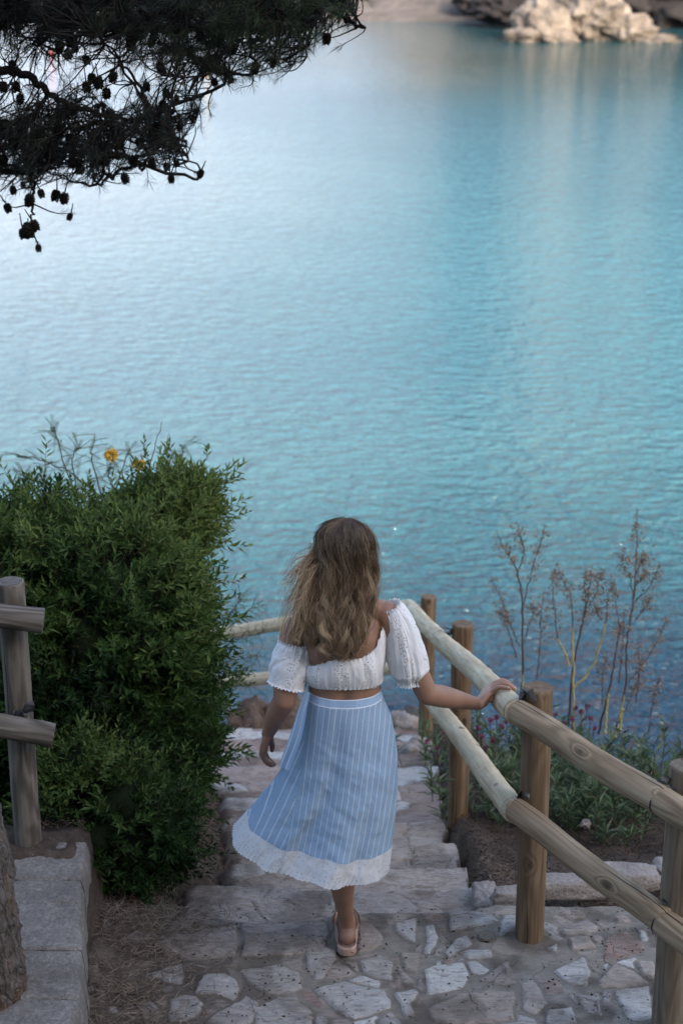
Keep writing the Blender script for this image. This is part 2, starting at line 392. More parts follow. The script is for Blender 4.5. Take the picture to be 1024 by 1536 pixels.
# ------------------------------------------------------------------ PAVING
def c1(*p): return [(120+x/3.413, 1300+y/3.413) for x, y in p]
def c2(*p): return [(400+x/3.2, 1300+y/3.2) for x, y in p]
def c3(*p): return [(704+x/3.2, 1300+y/3.2) for x, y in p]
STONES = [  # outline, tone
 (c1((335,555),(400,540),(520,512),(530,570),(520,612),(430,595),(380,570)), .98),
 (c1((640,570),(755,548),(800,590),(830,635),(780,690),(700,660),(595,660),(610,610)), .97),
 (c1((460,690),(540,670),(600,675),(640,710),(600,770),(520,806),(450,806)), .97),
 ([(363,1457),(420,1448),(447,1462),(450,1484),(430,1491),(400,1493),(375,1476)], .02),
 (c1((650,800),(740,745),(850,670),(910,705),(880,800),(820,840)), .1),
 (c2((-60,690),(0,660),(60,630),(130,630),(220,700),(150,755),(-60,790)), .12),
 (c2((195,410),(250,380),(330,400),(345,450),(270,545),(230,548),(190,490)), .05),
 (c2((352,455),(400,490),(430,520),(380,540),(285,540),(300,500)), .5),
 (c2((215,595),(370,560),(560,605),(590,640),(590,680),(420,740),(340,700),(280,650)), .92),
 (c2((450,460),(540,430),(600,470),(590,550),(520,540),(470,510)), .1),
 (c2((440,290),(500,285),(550,330),(560,380),(440,420)), .4),
 (c2((615,285),(710,258),(708,375),(650,350),(620,320)), .9),
 (c2((755,290),(800,290),(818,350),(780,440),(755,420),(770,350)), .95),
 ([(675,1377),(700,1374),(735,1376),(745,1384),(710,1393),(676,1399)], .93),
 (c2((850,420),(900,365),(960,340),(990,380),(940,405),(880,440)), .92),
 ([(690,1430),(704,1426),(737,1427),(738,1438),(704,1440)], .95),
 (c2((752,500),(850,480),(950,465),(975,520),(930,590),(765,620)), .99),
 (c2((640,430),(740,430),(710,510),(660,500)), .45),
 (c2((618,460),(650,510),(700,560),(650,565)), .5),
 (c2((610,610),(700,590),(725,610),(690,660),(720,720),(660,725),(640,660)), .93),
 ([(641,1516),(681,1494),(730,1490),(768,1488),(768,1530),(690,1540),(650,1534)], .42),
 (c2((535,745),(590,700),(640,740),(640,790),(540,790)), .9),
 (c2((228,740),(260,728),(292,745),(270,800),(235,780)), .9),
 (c2((812,462),(835,460),(838,478),(815,482)), .98), (c2((848,458),(900,452),(905,468),(850,476)), .4),
 (c3((40,545),(180,460),(215,560),(160,572)), .3),
 (c3((150,240),(238,235),(235,330),(140,330)), .93),
 (c3((430,300),(560,262),(615,290),(610,315),(450,325)), .3),
 (c3((470,345),(560,340),(605,385),(490,402)), .55),
 (c3((650,345),(745,320),(830,370),(825,410),(700,445),(638,440)), .76),
 (c3((805,305),(850,320),(862,360),(830,365)), .98),
 (c3((400,510),(480,470),(545,435),(580,500),(560,575),(470,560)), .92),
 (c3((370,400),(415,370),(420,410)), .95),
 (c3((615,550),(690,470),(780,500),(860,560),(700,580),(620,578)), .42),
 (c3((800,465),(870,460),(900,500),(880,545),(830,520)), .5),
 (c3((690,600),(860,575),(865,730),(760,740)), .93),
 (c3((240,570),(290,540),(380,660),(320,710),(260,690)), .58),
 (c3((370,700),(490,680),(520,760),(380,770)), .93),
 (c3((520,620),(620,610),(640,720),(560,700)), .3),
 (c3((890,560),(1000,540),(1060,640),(960,720),(880,700)), .9),
 (c3((900,300),(1030,290),(1060,400),(920,420)), .3),
 (c3((420,225),(520,215),(560,240),(480,258)), .35), (c3((690,250),(760,240),(768,268),(700,275)), .5),
 ([(247,1401),(354,1391),(354,1437),(284,1443),(249,1432),(230,1418)], .5),
 ([(262,1379),(360,1383),(345,1390),(250,1397)], .3),
 ([(362,1386),(490,1386),(494,1400),(488,1425),(440,1436),(364,1436)], .35),
 ([(400,1525),(440,1512),(470,1528),(460,1560),(405,1560)], .1),
 (c1((90,620),(130,625),(125,670),(95,665)), .98), (c1((145,725),(190,720),(185,760),(145,755)), .98),
 (c1((235,765),(275,780),(265,790)), 1.), (c1((30,520),(95,520),(110,590),(40,610)), .3),
 (c1((280,710),(360,690),(400,740),(330,790)), .2),
]
def poly_sd(X, Y, P):
    P = np.asarray(P); d = np.full(X.shape, 1e9); ins = np.zeros(X.shape, bool)
    for i in range(len(P)):
        a = P[i]; b = P[(i+1) % len(P)]; e = b-a
        wx, wy = X-a[0], Y-a[1]; t = np.clip((wx*e[0]+wy*e[1])/(e@e), 0, 1)
        d = np.minimum(d, np.hypot(wx-t*e[0], wy-t*e[1]))
        c = ((a[1] > Y) != (b[1] > Y)) & (X < (b[0]-a[0])*(Y-a[1])/(b[1]-a[1]+1e-12)+a[0])
        ins ^= c
    return np.where(ins, -d, d)
edge_px = [(100,1376),(230,1378),(300,1377),(410,1383),(500,1372),(560,1368),(700,1366),(740,1356),(1024,1357),(1500,1357)]
edge = np.array([PZ(a, b, 0)[:2] for a, b in edge_px])
def cells(X, Y, cx, cy, seed, jit=.8):
    """irregular coursed stones: distance to the joint and an id tone"""
    U = X/cx; V = Y/cy; i0 = np.floor(U).astype(int); j0 = np.floor(V).astype(int)
    d1 = np.full(X.shape, 9.); d2 = np.full(X.shape, 9.); idt = np.zeros(X.shape)
    for di in (-1, 0, 1):
        for dj in (-1, 0, 1):
            i = i0+di; j = j0+dj
            px = i+.5+jit*(_hash(i, j, seed)-.5); py = j+.5+jit*(_hash(i, j, seed+1)-.5)
            d = np.hypot(U-px, V-py); t = _hash(i, j, seed+2)
            n = d < d1; d2 = np.where(n, d1, np.minimum(d2, d)); idt = np.where(n, t, idt); d1 = np.where(n, d, d1)
    return d2-d1, idt
def build_paving():
    # ---- terrace
    x0, x1 = -.9, 2.3
    X, Y, F = grid(x0, x1, 4.6, 6.08, 640, 300)
    wx = X+.012*(fbm(X*22, Y*22, 1, 3)-.5)+.02*(fbm(X*7, Y*7, 2, 2)-.5); wy = Y+.012*(fbm(X*22, Y*22, 3, 3)-.5)+.02*(fbm(X*7, Y*7, 4, 2)-.5)
    mask = np.zeros(X.shape); tone = np.full(X.shape, .5); hgt = np.zeros(X.shape); far_ = np.full(X.shape, 9.)
    for k, (poly, t) in enumerate(STONES):
        P = np.array([PZ(a, b, 0)[:2] for a, b in poly])
        sel = (X > P[:, 0].min()-.04) & (X < P[:, 0].max()+.04) & (Y > P[:, 1].min()-.04) & (Y < P[:, 1].max()+.04)
        sd_ = poly_sd(wx[sel], wy[sel], P)
        far_[sel] = np.minimum(far_[sel], sd_)
        s = sstep(.004, -.006, sd_); mask[sel] = np.maximum(mask[sel], s)
        tone[sel] = np.where(sd_ < .006, t, tone[sel]); hgt[sel] = np.maximum(hgt[sel], s*(.006+.007*_hash(k, 3, 5)))
    ce, ci = cells(wx, wy, .13, .10, 40)      # smaller sunken stones between the large ones
    weak = sstep(.14, .24, ce)*sstep(.010, .018, far_)*(ci > .45)*(.35+.4*(ci > .7))
    mask = np.maximum(mask, weak); tone = np.where(weak > .1, ci, tone); hgt = np.maximum(hgt, weak*.006)
    ye = np.interp(X, edge[:, 0], edge[:, 1])+.012*(fbm(X*14, X*0+2, 6)-.5)
    z = hgt+.010*(fbm(X*2.2, Y*2.2, 7)-.5)+.010*(fbm(X*28, Y*28, 8, 5)-.5)+.008*(fbm(X*9, Y*30, 9)-.5)*mask
    z = z-sstep(-.016, .006, Y-ye)**2*.16
    drop = (Y > ye+.012); z = np.where(drop, -.30, z)
    dirt = sstep(-.25, -.58, X+.16*(fbm(X*6, Y*6, 21, 5)-.5)*2+.05*(Y-5.3))*.95
    dirt = np.maximum(dirt, .75*sstep(.50, .68, fbm(X*7, Y*7, 22, 5)))*(1-.35*mask)
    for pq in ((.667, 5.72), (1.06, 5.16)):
        rq = np.hypot(X-pq[0], Y-pq[1])+.02*(fbm(X*20, Y*20, 55)-.5); z = z+.012*sstep(.10, .05, rq); mask = mask*sstep(.06, .1, rq); dirt = np.maximum(dirt, .75*sstep(.13, .06, rq))  # dark ring at each post foot is contact shade put into the colour
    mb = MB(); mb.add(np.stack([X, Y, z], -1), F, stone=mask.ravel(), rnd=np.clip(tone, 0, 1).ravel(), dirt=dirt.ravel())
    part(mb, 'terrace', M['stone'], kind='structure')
    # ---- steps
    X, Y, F = grid(-2.6, 1.15, 5.75, 11.0, 560, 900)
    xl = np.interp(Y, LB[:, 1], LB[:, 0]); xr = np.interp(Y, RB[:, 1], RB[:, 0])
    xl = np.where(Y > 8.6, xl-(Y-8.6)*1.2, xl)
    wob = .05*(fbm(X*2.5, Y*0, 30)-.5)*2
    k = np.floor((Y+wob-6.33)/.48)+2; k = np.where(Y+wob < 6.33, 1, k); f = np.where(Y+wob < 6.33, .3, ((Y+wob-6.33)/.48) % 1)
    z = -.16*k-.03*f
    z = z-.03*sstep(.95, 1., f)
    wx = X+.03*(fbm(X*9, Y*9, 31, 3)-.5); wy = Y+.03*(fbm(X*9, Y*9, 32, 3)-.5)+wob
    ce, ci = cells(wx, wy-6.33, .30, .16, 50, .7)
    joint = sstep(.005, .045, ce)
    st = joint; z = z+.006*joint+.022*(fbm(X*7, Y*16, 33)-.5)+.012*(fbm(X*30, Y*30, 34)-.5)+.008*(ci-.5)
    e = .04*(fbm(Y*6, X*0, 35)-.5)*2
    side = np.maximum(sstep(xr+e, xr+e+.03, X), sstep(xl-e, xl-e-.2, X)*.6)
    z = z-side*.35
    rise = sstep(10.6, 10.9, Y); z = z-rise*.6
    dirt = np.clip(.85*sstep(.25, .0, X-xl+.12*(fbm(X*4, Y*4, 36)-.5)*2), 0, 1)
    dirt = np.maximum(dirt, .55*sstep(.55, .72, fbm(X*5, Y*5, 37)))
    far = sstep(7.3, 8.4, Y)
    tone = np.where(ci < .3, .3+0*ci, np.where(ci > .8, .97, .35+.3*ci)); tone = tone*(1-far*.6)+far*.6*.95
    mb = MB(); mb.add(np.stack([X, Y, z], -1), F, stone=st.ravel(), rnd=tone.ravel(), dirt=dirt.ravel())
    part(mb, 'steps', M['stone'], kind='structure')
build_paving()

def ground_z(x, Y): return float(soil_h(np.array([x]), np.array([Y]))[0])

# ------------------------------------------------------------------ FENCES
def strap(mb, P, axis, r, seed=0):
    """crumpled black metal strap where a rail is fixed to its post"""
    r_ = np.random.default_rng(seed); P = np.asarray(P, float); ax = unit(np.asarray(axis, float))
    up = np.array([0, 0, 1.]); s = unit(np.cross(ax, up)); u = np.cross(s, ax)
    for q in range(5):
        a = r_.uniform(0, 6.28); c = P+ax*r_.uniform(-.03, .03)+(s*math.cos(a)+u*math.sin(a))*r*.9
        sz = r_.uniform(.014, .027); d1, d2, d3 = [unit(r_.normal(size=3)) for _ in range(3)]
        V = [c+d1*sz, c+d2*sz, c-d1*sz*.8+d3*sz*.3, c-d2*sz, c+d3*sz*.9, c-d3*sz*.6]
        mb.add(V, [(0, 1, 4), (1, 2, 4), (2, 3, 4), (3, 0, 4), (1, 0, 5), (2, 1, 5), (3, 2, 5), (0, 3, 5)], gc=np.array(V))
def band(mb, P, axis, r, w=.006):
    P = np.asarray(P, float); ax = unit(np.asarray(axis, float))
    tube(mb, [P-ax*w, P-ax*w*.5, P+ax*w*.5, P+ax*w], r, 24, False)

post2 = np.array([.667, 5.72]); post1 = np.array([1.06, 5.16]); post3 = np.array([.540, 7.70]); post4 = np.array([.505, 10.10])
RAILT = {1: PY(992, 1203, 5.106), 2: PY(776, 1069, 5.666), 3: PY(661, 960, 7.69), 4: PY(612, 909, 10.0)}
RAILL = {1: PY(994, 1383, 5.106), 2: PY(772, 1216, 5.666), 3: PY(655, 1062, 7.69), 4: PY(611, 1000, 10.0)}
def build_fence():
    t = thing('wooden_fence', (.667, 5.72, 0), 'round log handrail with two rails running down the right side of the stone steps', 'fence')
    for i, (p, zt, zb, r, mt, rough) in enumerate([
        (post1, float(PY(1025, 1147, 5.16)[2]), -.05, .0500, 'post2', .02),
        (post2, float(PY(811, 1030, 5.72)[2]), -.05, .0505, 'post', .02),
        (post3, float(PY(693, 935, 7.70)[2]), -.95, .0480, 'post', .03),
        (post4, float(PY(640, 894, 10.1)[2]), -1.75, .0450, 'post', .03)]):
        mb = MB(); log(mb, (p[0], p[1], zb), (p[0]+(.004 if i != 1 else -.004), p[1], zt), r, 32, i*1.7+.3, rough, 30)
        part(mb, 'post', M[mt], t)
    e = RAILT[1]+(RAILT[1]-RAILT[2])*1.6; el = RAILL[1]+(RAILL[1]-RAILL[2])*1.6
    def rail(A, B, r0, r1, mat, seed, ringed=False, over=.06):
        A = np.asarray(A); B = np.asarray(B); d = unit(B-A); A = A-d*over*.3; B = B+d*over*.3; L = np.linalg.norm(B-A)
        n = 90; tt = np.linspace(0, 1, n); P = A+(B-A)*tt[:, None]; R = r0+(r1-r0)*tt
        if ringed:      # peeled pole: low swellings where the branch rings sat
            s = tt*L
            for c in np.arange(.14, L, .29): 
                c = c+.05*(_hash(int(c*100), 3, 4)-.5); R = R+.0018*np.exp(-((s-c)/.018)**2)-.0014*np.exp(-((s-c-.03)/.02)**2)
            P = P+np.stack([.003*np.sin(s*3+seed), 0*s, .004*np.sin(s*2.1+seed)], -1)
        else: P = P+np.stack([.002*np.sin(tt*9), 0*tt, .004*np.sin(tt*7+seed)], -1)
        R[0] *= .93; R[-1] *= .93
        mb = MB(); tube(mb, P, R, 32, True, seed, .02); return part(mb, 'rail', M[mat], t)
    rail(RAILT[1], e, .046, .046, 'rail', 2.2); rail(RAILL[1], el, .046, .046, 'rail', 3.2)
    rail(RAILT[2], RAILT[1], .044, .047, 'rail', .4, over=.02); rail(RAILL[2], RAILL[1], .043, .046, 'rail', 1.1, over=.02)
    rail(RAILT[3], RAILT[2], .041, .046, 'peeled', 5.1, True, .01); rail(RAILL[3], RAILL[2], .040, .044, 'peeled', 6.1, True, .01)
    rail(RAILT[4], RAILT[3], .038, .041, 'peeled', 7.1, True, .01); rail(RAILL[4], RAILL[3], .037, .040, 'peeled', 8.1, True, .01)
    lt = PY(350, 947, 10.95); ll = PY(350, 1022, 10.95)
    rail(lt+(lt-RAILT[4])*1.1, RAILT[4], .045, .040, 'peeled', 9.1, True, .03); rail(ll+(ll-RAILL[4])*1.1, RAILL[4], .045, .038, 'peeled', 10.1, True, .03)
    for xq in (1.28, 2.08):
        q = RAILT[4]+(lt-RAILT[4])*xq*1.0+np.array([0, .09, 0]); mb = MB(); log(mb, (q[0], q[1], -2.4), (q[0], q[1], q[2]+.1), .045, 24, 20+xq, .03, 20); part(mb, 'post', M['post'], t)
    for i in (1, 2, 3):
        for R_, sd_ in ((RAILT, i), (RAILL, i+10)):
            q = R_[i]; pp = {1: post1, 2: post2, 3: post3}[i]
            c = q+(np.array([pp[0], pp[1], q[2]])-q)*.42+np.array([0, 0, .046]); nx = R_[i+1] if i < 3 else R_[4]
            mb = MB(); strap(mb, c, nx-q, .02, sd_)
            band(mb, q+unit(nx-q)*.005, nx-q, .0475 if i < 3 else .0425, .003)
            part(mb, 'bracket', M['strap'], t, smooth=False)
build_fence()

def build_left_fence():
    b = PZ(44, 1268, .3)
    t = thing('wooden_fence', b, 'weathered grey log fence with two sawn rail ends at the left edge', 'fence')
    top = PY(17, 871, b[1]); mb = MB(); log(mb, (b[0], b[1], .1), (b[0]-.006, b[1], top[2]), .0475, 30, 3.3, .05, 30); part(mb, 'post', M['old'], t)
    for (ax, ay, bx, by, sd_) in ((-160, 906, 66, 931, 1.), (-160, 1060, 81, 1103, 2.)):
        A = PY(ax, ay, b[1]-.12); B = PY(bx, by, b[1]-.085); mb = MB(); log(mb, A, B, .0425, 30, sd_+7, .06, 30, .003); part(mb, 'rail', M['old'], t)
    mb = MB(); strap(mb, PY(30, 1064, b[1]-.05), (1, 0, 0), .012, 5); part(mb, 'bracket', M['strap'], t, smooth=False)
build_left_fence()

# sawn-off stubs of earlier posts, flush in the mortar
for i, (px, py, r, lab) in enumerate(((729, 1407, .033, 'sawn-off post stub set in the mortar beside the handrail post'), (624, 1217, .042, 'weathered round post stub set flush in the steps right of the skirt'))):
    p = PZ(px, py, 0) if i == 0 else pth(px, py)
    if i: p[2] = -.16*(math.floor((p[1]-6.33)/.48)+2)+.0
    mb = MB(); log(mb, (p[0], p[1], p[2]-.1), (p[0], p[1], p[2]+.012), r, 24, i+2.2, .06, 6)
    link('post_stub', mb.mesh('post_stub', M['old']), None, lab, 'post stub')

# ------------------------------------------------------------------ LOW WALL OF DRESSED BLOCKS
def rock_mesh(mb, c, R, seed, sub=26, amp=.35, sc_=2., flat_top=0., sq=1.):
    th = np.linspace(0, math.pi, sub); ph = np.linspace(0, 2*math.pi, sub*2, endpoint=False)
    T, Ph = np.meshgrid(th, ph, indexing='ij')
    d = np.stack([np.sin(T)*np.cos(Ph), np.sin(T)*np.sin(Ph), np.cos(T)], -1)
    if sq != 1.: d = np.sign(d)*np.abs(d)**sq; d = d/np.max(np.abs(d), axis=-1, keepdims=True)**.35
    n = np.array([[mnoise.fractal(Vector((float(v[0])*sc_+seed*5.1, float(v[1])*sc_, float(v[2])*sc_-seed)), 1., 2., 5) for v in row] for row in d])
    n2 = np.array([[mnoise.voronoi(Vector((float(v[0])*sc_*1.3+seed, float(v[1])*sc_*1.3, float(v[2])*sc_*1.3)))[0][0] for v in row] for row in d])
    V = d*(1+amp*n[..., None]+amp*.7*(n2[..., None]-.4))*np.asarray(R)+np.asarray(c)
    k = sub*2; i = np.arange(sub-1)[:, None]; j = np.arange(k)[None]
    F = np.stack([i*k+j, (i+1)*k+j, (i+1)*k+(j+1) % k, i*k+(j+1) % k], -1).reshape(-1, 4)
    mb.add(V.reshape(-1, 3), F)
def mat_block(name, a, b, fl):
    m = MT(name, .92, .2); P = m.pos(); n = m.noise(P, 5, 4); g = m.noise(P, 75, 5, .75); h = m.noise(P, 26, 4, .7)
    c = m.ramp(g, (.3, a), (.55, b), (.75, fl)); c = m.mix(m.mr(n, .35, .65, 0, .5), c, tuple(x*.55 for x in a)); c = m.mix(m.mr(h, .55, .75, 0, .5), c, fl)
    m.col(c); m.bump(m.math('ADD', g, m.math('MULTIPLY', h, .8)), 1., .012); return m.m
M['block'] = mat_block('granite_block', (.13, .115, .105), (.25, .225, .205), (.42, .39, .36))
def build_wall():
    ys = [1650, 1496, 1423, 1353, 1318, 1262]
    t = thing('low_wall', PZ(130, 1420, 0), 'low wall of rough grey cut blocks along the left side of the paving', 'wall')
    for i in range(5):
        a = PZ(126+i*2, ys[i], .3); b = PZ(128+i*2, ys[i+1], .3)
        xr = -.812-.105*sstep(4.8, 5.9, np.array([a[1], b[1]])); y0, y1 = a[1]+.0015, b[1]-.0015
        n = 40; mb = MB(); w_ = .62 if i < 4 else .3
        # rounded box as a heightfield shell: top + four sides
        U, V_, F = grid(0, 1, 0, 1, n, n)
        X = (xr[0]+(xr[1]-xr[0])*V_)-w_*(1-U); Y = y0+(y1-y0)*V_
        e = np.minimum(np.minimum(U*w_, (1-U)*w_), np.minimum(V_, 1-V_)*(y1-y0)); rd = .007
        Z = .3-rd*(1-np.sqrt(np.clip(1-(1-np.clip(e/rd, 0, 1))**2, 0, 1)))+.012*(fbm(X*14, Y*14, 60+i)-.5)+.008*(fbm(X*50, Y*50, 70+i)-.5)-.003*(i % 2)
        X = X+.012*(fbm(Y*18, Z*0, 80+i)-.5)*U
        b0 = mb.add(np.stack([X, Y, Z], -1), F)
        idx = np.arange(n*n).reshape(n, n)
        for ring, _ in ((idx[:, -1], 0), (idx[::-1, 0], 1), (idx[0, :], 2), (idx[-1, ::-1], 3)):
            P = np.stack([X.ravel()[ring], Y.ravel()[ring], Z.ravel()[ring]], -1); lv = 10
            Q = np.stack([P-np.array([0, 0, .42])*q/(lv-1)+np.array([.02*(q > 0), 0, 0])*(_ == 0)*(fbm(P[:, 1:2]*12+q, P[:, 2:3]*0+q*1.3, 91)) for q in range(lv)])
            m_ = len(ring); ii = np.arange(lv-1)[:, None]; jj = np.arange(m_-1)[None]
            mb.add(Q, np.stack([ii*m_+jj, (ii+1)*m_+jj, (ii+1)*m_+jj+1, ii*m_+jj+1], -1).reshape(-1, 4))
        part(mb, 'block', M['block'], t)
build_wall()

# ------------------------------------------------------------------ ROCKS AND KERB STONES
M['rock'] = mat_block('brown_rock', (.10, .065, .05), (.20, .14, .11), (.33, .28, .24))
M['rockw'] = mat_block('pale_rock', (.25, .21, .19), (.38, .34, .31), (.5, .47, .45))
M['rockd'] = mat_block('dark_rock', (.06, .055, .055), (.12, .11, .11), (.22, .21, .21))
def rocks():
    L = [((376, 1092), 10.9, (.13, .12, .19), 'rock', 'tall dark brown rock beside the hedge at the end of the path'),
         ((428, 1092), 10.9, (.15, .12, .17), 'rock', 'brown and grey rock just right of the hanging hand'),
         ((628, 1132), 9.75, (.105, .10, .085), 'rockw', 'pale knobbly rock against the farthest handrail post'),
         ((668, 1148), 9.3, (.075, .1, .09), 'rockd', 'dark grey rock below the pale knobbly rock'),
         ((600, 1092), 10.7, (.10, .12, .09), 'rockw', 'pale rock at the end of the path right of the skirt'),
         ((622, 1075), 11.2, (.12, .1, .06), 'rockd', 'flat dark rock behind the pale rocks at the water'),
         ((878, 1236), 7.35, (.022, .02, .022), 'rockw', 'small white stone lying under the flowering plants')]
    for i, ((px, py), Y, R, mt, lab) in enumerate(L):
        p = PY(px, py, Y); mb = MB(); rock_mesh(mb, p, R, i+1, 26, .4, 1.8)
        link('rock', mb.mesh('rock', M[mt]), None, lab, 'rock')
    K = [((775, 1336), 6.05, (.09, .035, .03), 'small pale kerb stone touching the middle handrail post'), ((850, 1322), 6.3, (.16, .05, .04), 'long pale kerb stone right of the middle handrail post'),
         ((935, 1310), 6.45, (.14, .06, .045), 'broad pale kerb stone left of the nearest handrail post'), ((1030, 1300), 6.5, (.13, .06, .045), 'pale kerb stone behind the nearest handrail post'),
         ((728, 1345), 6.2, (.05, .09, .05), 'pale pointed kerb stone at the foot of the third handrail post')]
    for i, ((px, py), Y, R, lab) in enumerate(K):
        p = PY(px, py, Y)-np.array([0, 0, .022]); mb = MB(); rock_mesh(mb, p, R, i+20, 22, .16, 1.6, sq=.6)
        link('kerb_stone', mb.mesh('kerb_stone', M['rockw']), None, lab, 'kerb stone', 'kerb stones edging the planted bed')
rocks()

# ------------------------------------------------------------------ FOLIAGE
def add_leaves(mb, P, D, N, L, W, rnd, fold=.22, curl=.0):
    """one folded lance-shaped leaf per row: base P, direction D, upper side N"""
    D = unit(D); S = unit(np.cross(D, N)); Nn = np.cross(S, D); n = len(P)
    L = np.broadcast_to(L, (n,))[:, None]; W = np.broadcast_to(W, (n,))[:, None]
    base = P; m1 = P+D*L*.45-Nn*W*fold; l = P+D*L*.42+S*W*.5+Nn*W*fold; r = P+D*L*.42-S*W*.5+Nn*W*fold; tip = P+D*L-Nn*L*curl
    V = np.stack([base, l, m1, r, tip], 1).reshape(-1, 3)
    o = np.arange(n)[:, None]*5
    F = np.concatenate([o+np.array([[0, 2, 1]]), o+np.array([[0, 3, 2]]), o+np.array([[1, 2, 4]]), o+np.array([[2, 3, 4]])])
    mb.add(V, F, rnd=np.repeat(rnd, 5))
def sprigs(mb, tw, base, dirs, nleaf, tl, L, W, tone, r_, ang=.9):
    """twigs set with leaves all round; tw collects the stems"""
    n = len(base); dirs = unit(dirs)
    ref = unit(np.cross(dirs, r_.normal(size=(n, 3)))); ref2 = np.cross(dirs, ref)
    for k in range(nleaf):
        f = (k+.5)/nleaf; a = k*2.4+r_.uniform(0, .6, n)
        rad = ref*np.cos(a)[:, None]+ref2*np.sin(a)[:, None]
        P = base+dirs*(tl*(.15+.85*f))[:, None]+np.array([0, 0, -.01])*f
        sp_ = ang*(1-.55*f)
        D = dirs*math.cos(sp_)+rad*math.sin(sp_)+r_.normal(size=(n, 3))*.12
        add_leaves(mb, P, D, rad*-.3+dirs+np.array([0, 0, .8]), L*r_.uniform(.7, 1.15, n)*(1-.25*abs(f-.5)), W*r_.uniform(.75, 1.2, n), np.clip(tone+r_.normal(size=n)*.10+.08*f, 0, 1))
    if tw is not None:
        sd_ = unit(np.cross(dirs, np.array([0, 1., .3])))*.0012
        V = np.stack([base-sd_, base+sd_, base+dirs*tl[:, None]*1.0], 1).reshape(-1, 3); o = np.arange(n)[:, None]*3
        tw.add(V, o+np.array([[0, 1, 2]]))
def blob_points(E, n, r_, lump=.22, seed=0, inner=1.0):
    """points scattered over the lumpy outer surface of a set of ellipsoids, with outward directions"""
    E = [(np.asarray(c, float), np.asarray(R, float)) for c, R in E]
    ar = np.array([(R[0]*R[1]*R[2])**(2/3) for c, R in E]); ar /= ar.sum(); Ps = []; Ns = []
    for i, (c, R) in enumerate(E):
        k = int(n*ar[i]*1.9)+5; d = unit(r_.normal(size=(k, 3)))
        l = 1+lump*(fbm(d[:, 0]*2.6+d[:, 2]*1.7+i*3, d[:, 1]*2.6+i*7, seed+i, 3)-.5)*2
        P = c+d*R*l[:, None]*inner; N = unit(d/R); ok = np.ones(k, bool)
        for j, (c2, R2) in enumerate(E):
            if j != i: ok &= (((P-c2)/R2)**2).sum(1) > .86*inner**2
        Ps.append(P[ok]); Ns.append(N[ok])
    return np.concatenate(Ps), np.concatenate(Ns)
def E(px, py, Y, rx, ry, ryd=None):
    c = PY(px, py, Y); k = pxm(c); return (c, (rx*k, (ryd if ryd else rx*k), ry*k/cp))
def shrub(name, label, cat, ell, n, seed, tone_fn, L=.046, W=.0132, nleaf=10, tl=(.07, .16), group=None, mat='leaf', core=.86, up=.6, lump=.42):
    r_ = np.random.default_rng(seed); base = ell[0][0].copy(); base[2] = min(float(e[0][2]-e[1][2]) for e in ell)
    t = thing(name, base, label, cat, group)
    mb = MB(); tw = MB()
    P, N = blob_points(ell, n, r_, lump, seed)
    keep = (N[:, 1] < .55) & (fbm(P[:, 0]*7+P[:, 1]*3, P[:, 2]*7+P[:, 1]*4, seed+3, 3) > .33+.12*(r_.uniform(0, 1, len(P))-.5)); P = P[keep]; N = N[keep]; dep = r_.uniform(0, 1, len(P))
    P = P-N*(dep*.13)[:, None]
    D = N+np.array([0, -.1, up])+r_.normal(size=P.shape)*.55; so_ = r_.uniform(0, 1, len(P)) < .10; P = P+(unit(D)*r_.uniform(.04, .14, len(P))[:, None])*so_[:, None]
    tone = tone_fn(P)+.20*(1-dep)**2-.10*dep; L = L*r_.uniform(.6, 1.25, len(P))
    sprigs(mb, tw, P-unit(D)*.04, D, nleaf, r_.uniform(tl[0], tl[1], len(P)), L, W, tone, r_, 1.15)
    part(mb, 'foliage', M[mat], t, smooth=False); part(tw, 'twig', M['twig'], t, smooth=False)
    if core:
        co = MB()  # solid near-black lumps paint the shaded inside of the shrub
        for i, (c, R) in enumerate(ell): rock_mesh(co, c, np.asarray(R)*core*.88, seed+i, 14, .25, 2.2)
        part(co, 'dark_core', M['core'], t)
    return t
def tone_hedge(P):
    z = P[:, 2]; return .20+.42*sstep(.0, 1.3, z)+.28*(fbm(P[:, 0]*4, P[:, 2]*4+P[:, 1]*3, 5)-.5)*2+.18*sstep(-.9, -.6, P[:, 0])  # tone drops toward the ground: low shading put into the leaf colour
A = [E(20, 894, 7.1, 140, 120, .45), E(140, 934, 7.0, 150, 140, .45), E(100, 1122, 6.7, 110, 80, .3), E(50, 1052, 6.8, 130, 160, .4), E(190, 1022, 7.1, 115, 170, .42),
     E(140, 844, 7.3, 110, 80, .4), E(-110, 974, 6.9, 150, 200, .45), E(205, 1142, 7.0, 100, 90, .35), E(60, 814, 7.4, 90, 62, .3), E(-50, 834, 7.3, 110, 90, .35)]
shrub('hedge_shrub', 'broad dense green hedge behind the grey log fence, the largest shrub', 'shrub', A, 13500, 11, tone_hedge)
B = [E(271, 758, 7.7, 50, 42, .3), E(229, 806, 7.6, 70, 66, .3), E(234, 880, 7.6, 56, 60, .32), E(243, 960, 7.6, 60, 70, .32), E(247, 1050, 7.5, 60, 80, .3), E(273, 1120, 7.4, 42, 60, .26)]
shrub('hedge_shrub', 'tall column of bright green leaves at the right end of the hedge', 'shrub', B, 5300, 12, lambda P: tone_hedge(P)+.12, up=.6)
Cc = [E(110, 1152, 6.35, 50, 45, .2), E(165, 1197, 6.35, 66, 48, .22), E(225, 1227, 6.35, 58, 38, .22), E(195, 1274, 6.25, 62, 40, .2), E(165, 1312, 6.2, 42, 34, .16), E(252, 1274, 6.4, 30, 42, .14), E(90, 1237, 6.25, 50, 50, .2), E(140, 1252, 6.2, 50, 40, .2)]
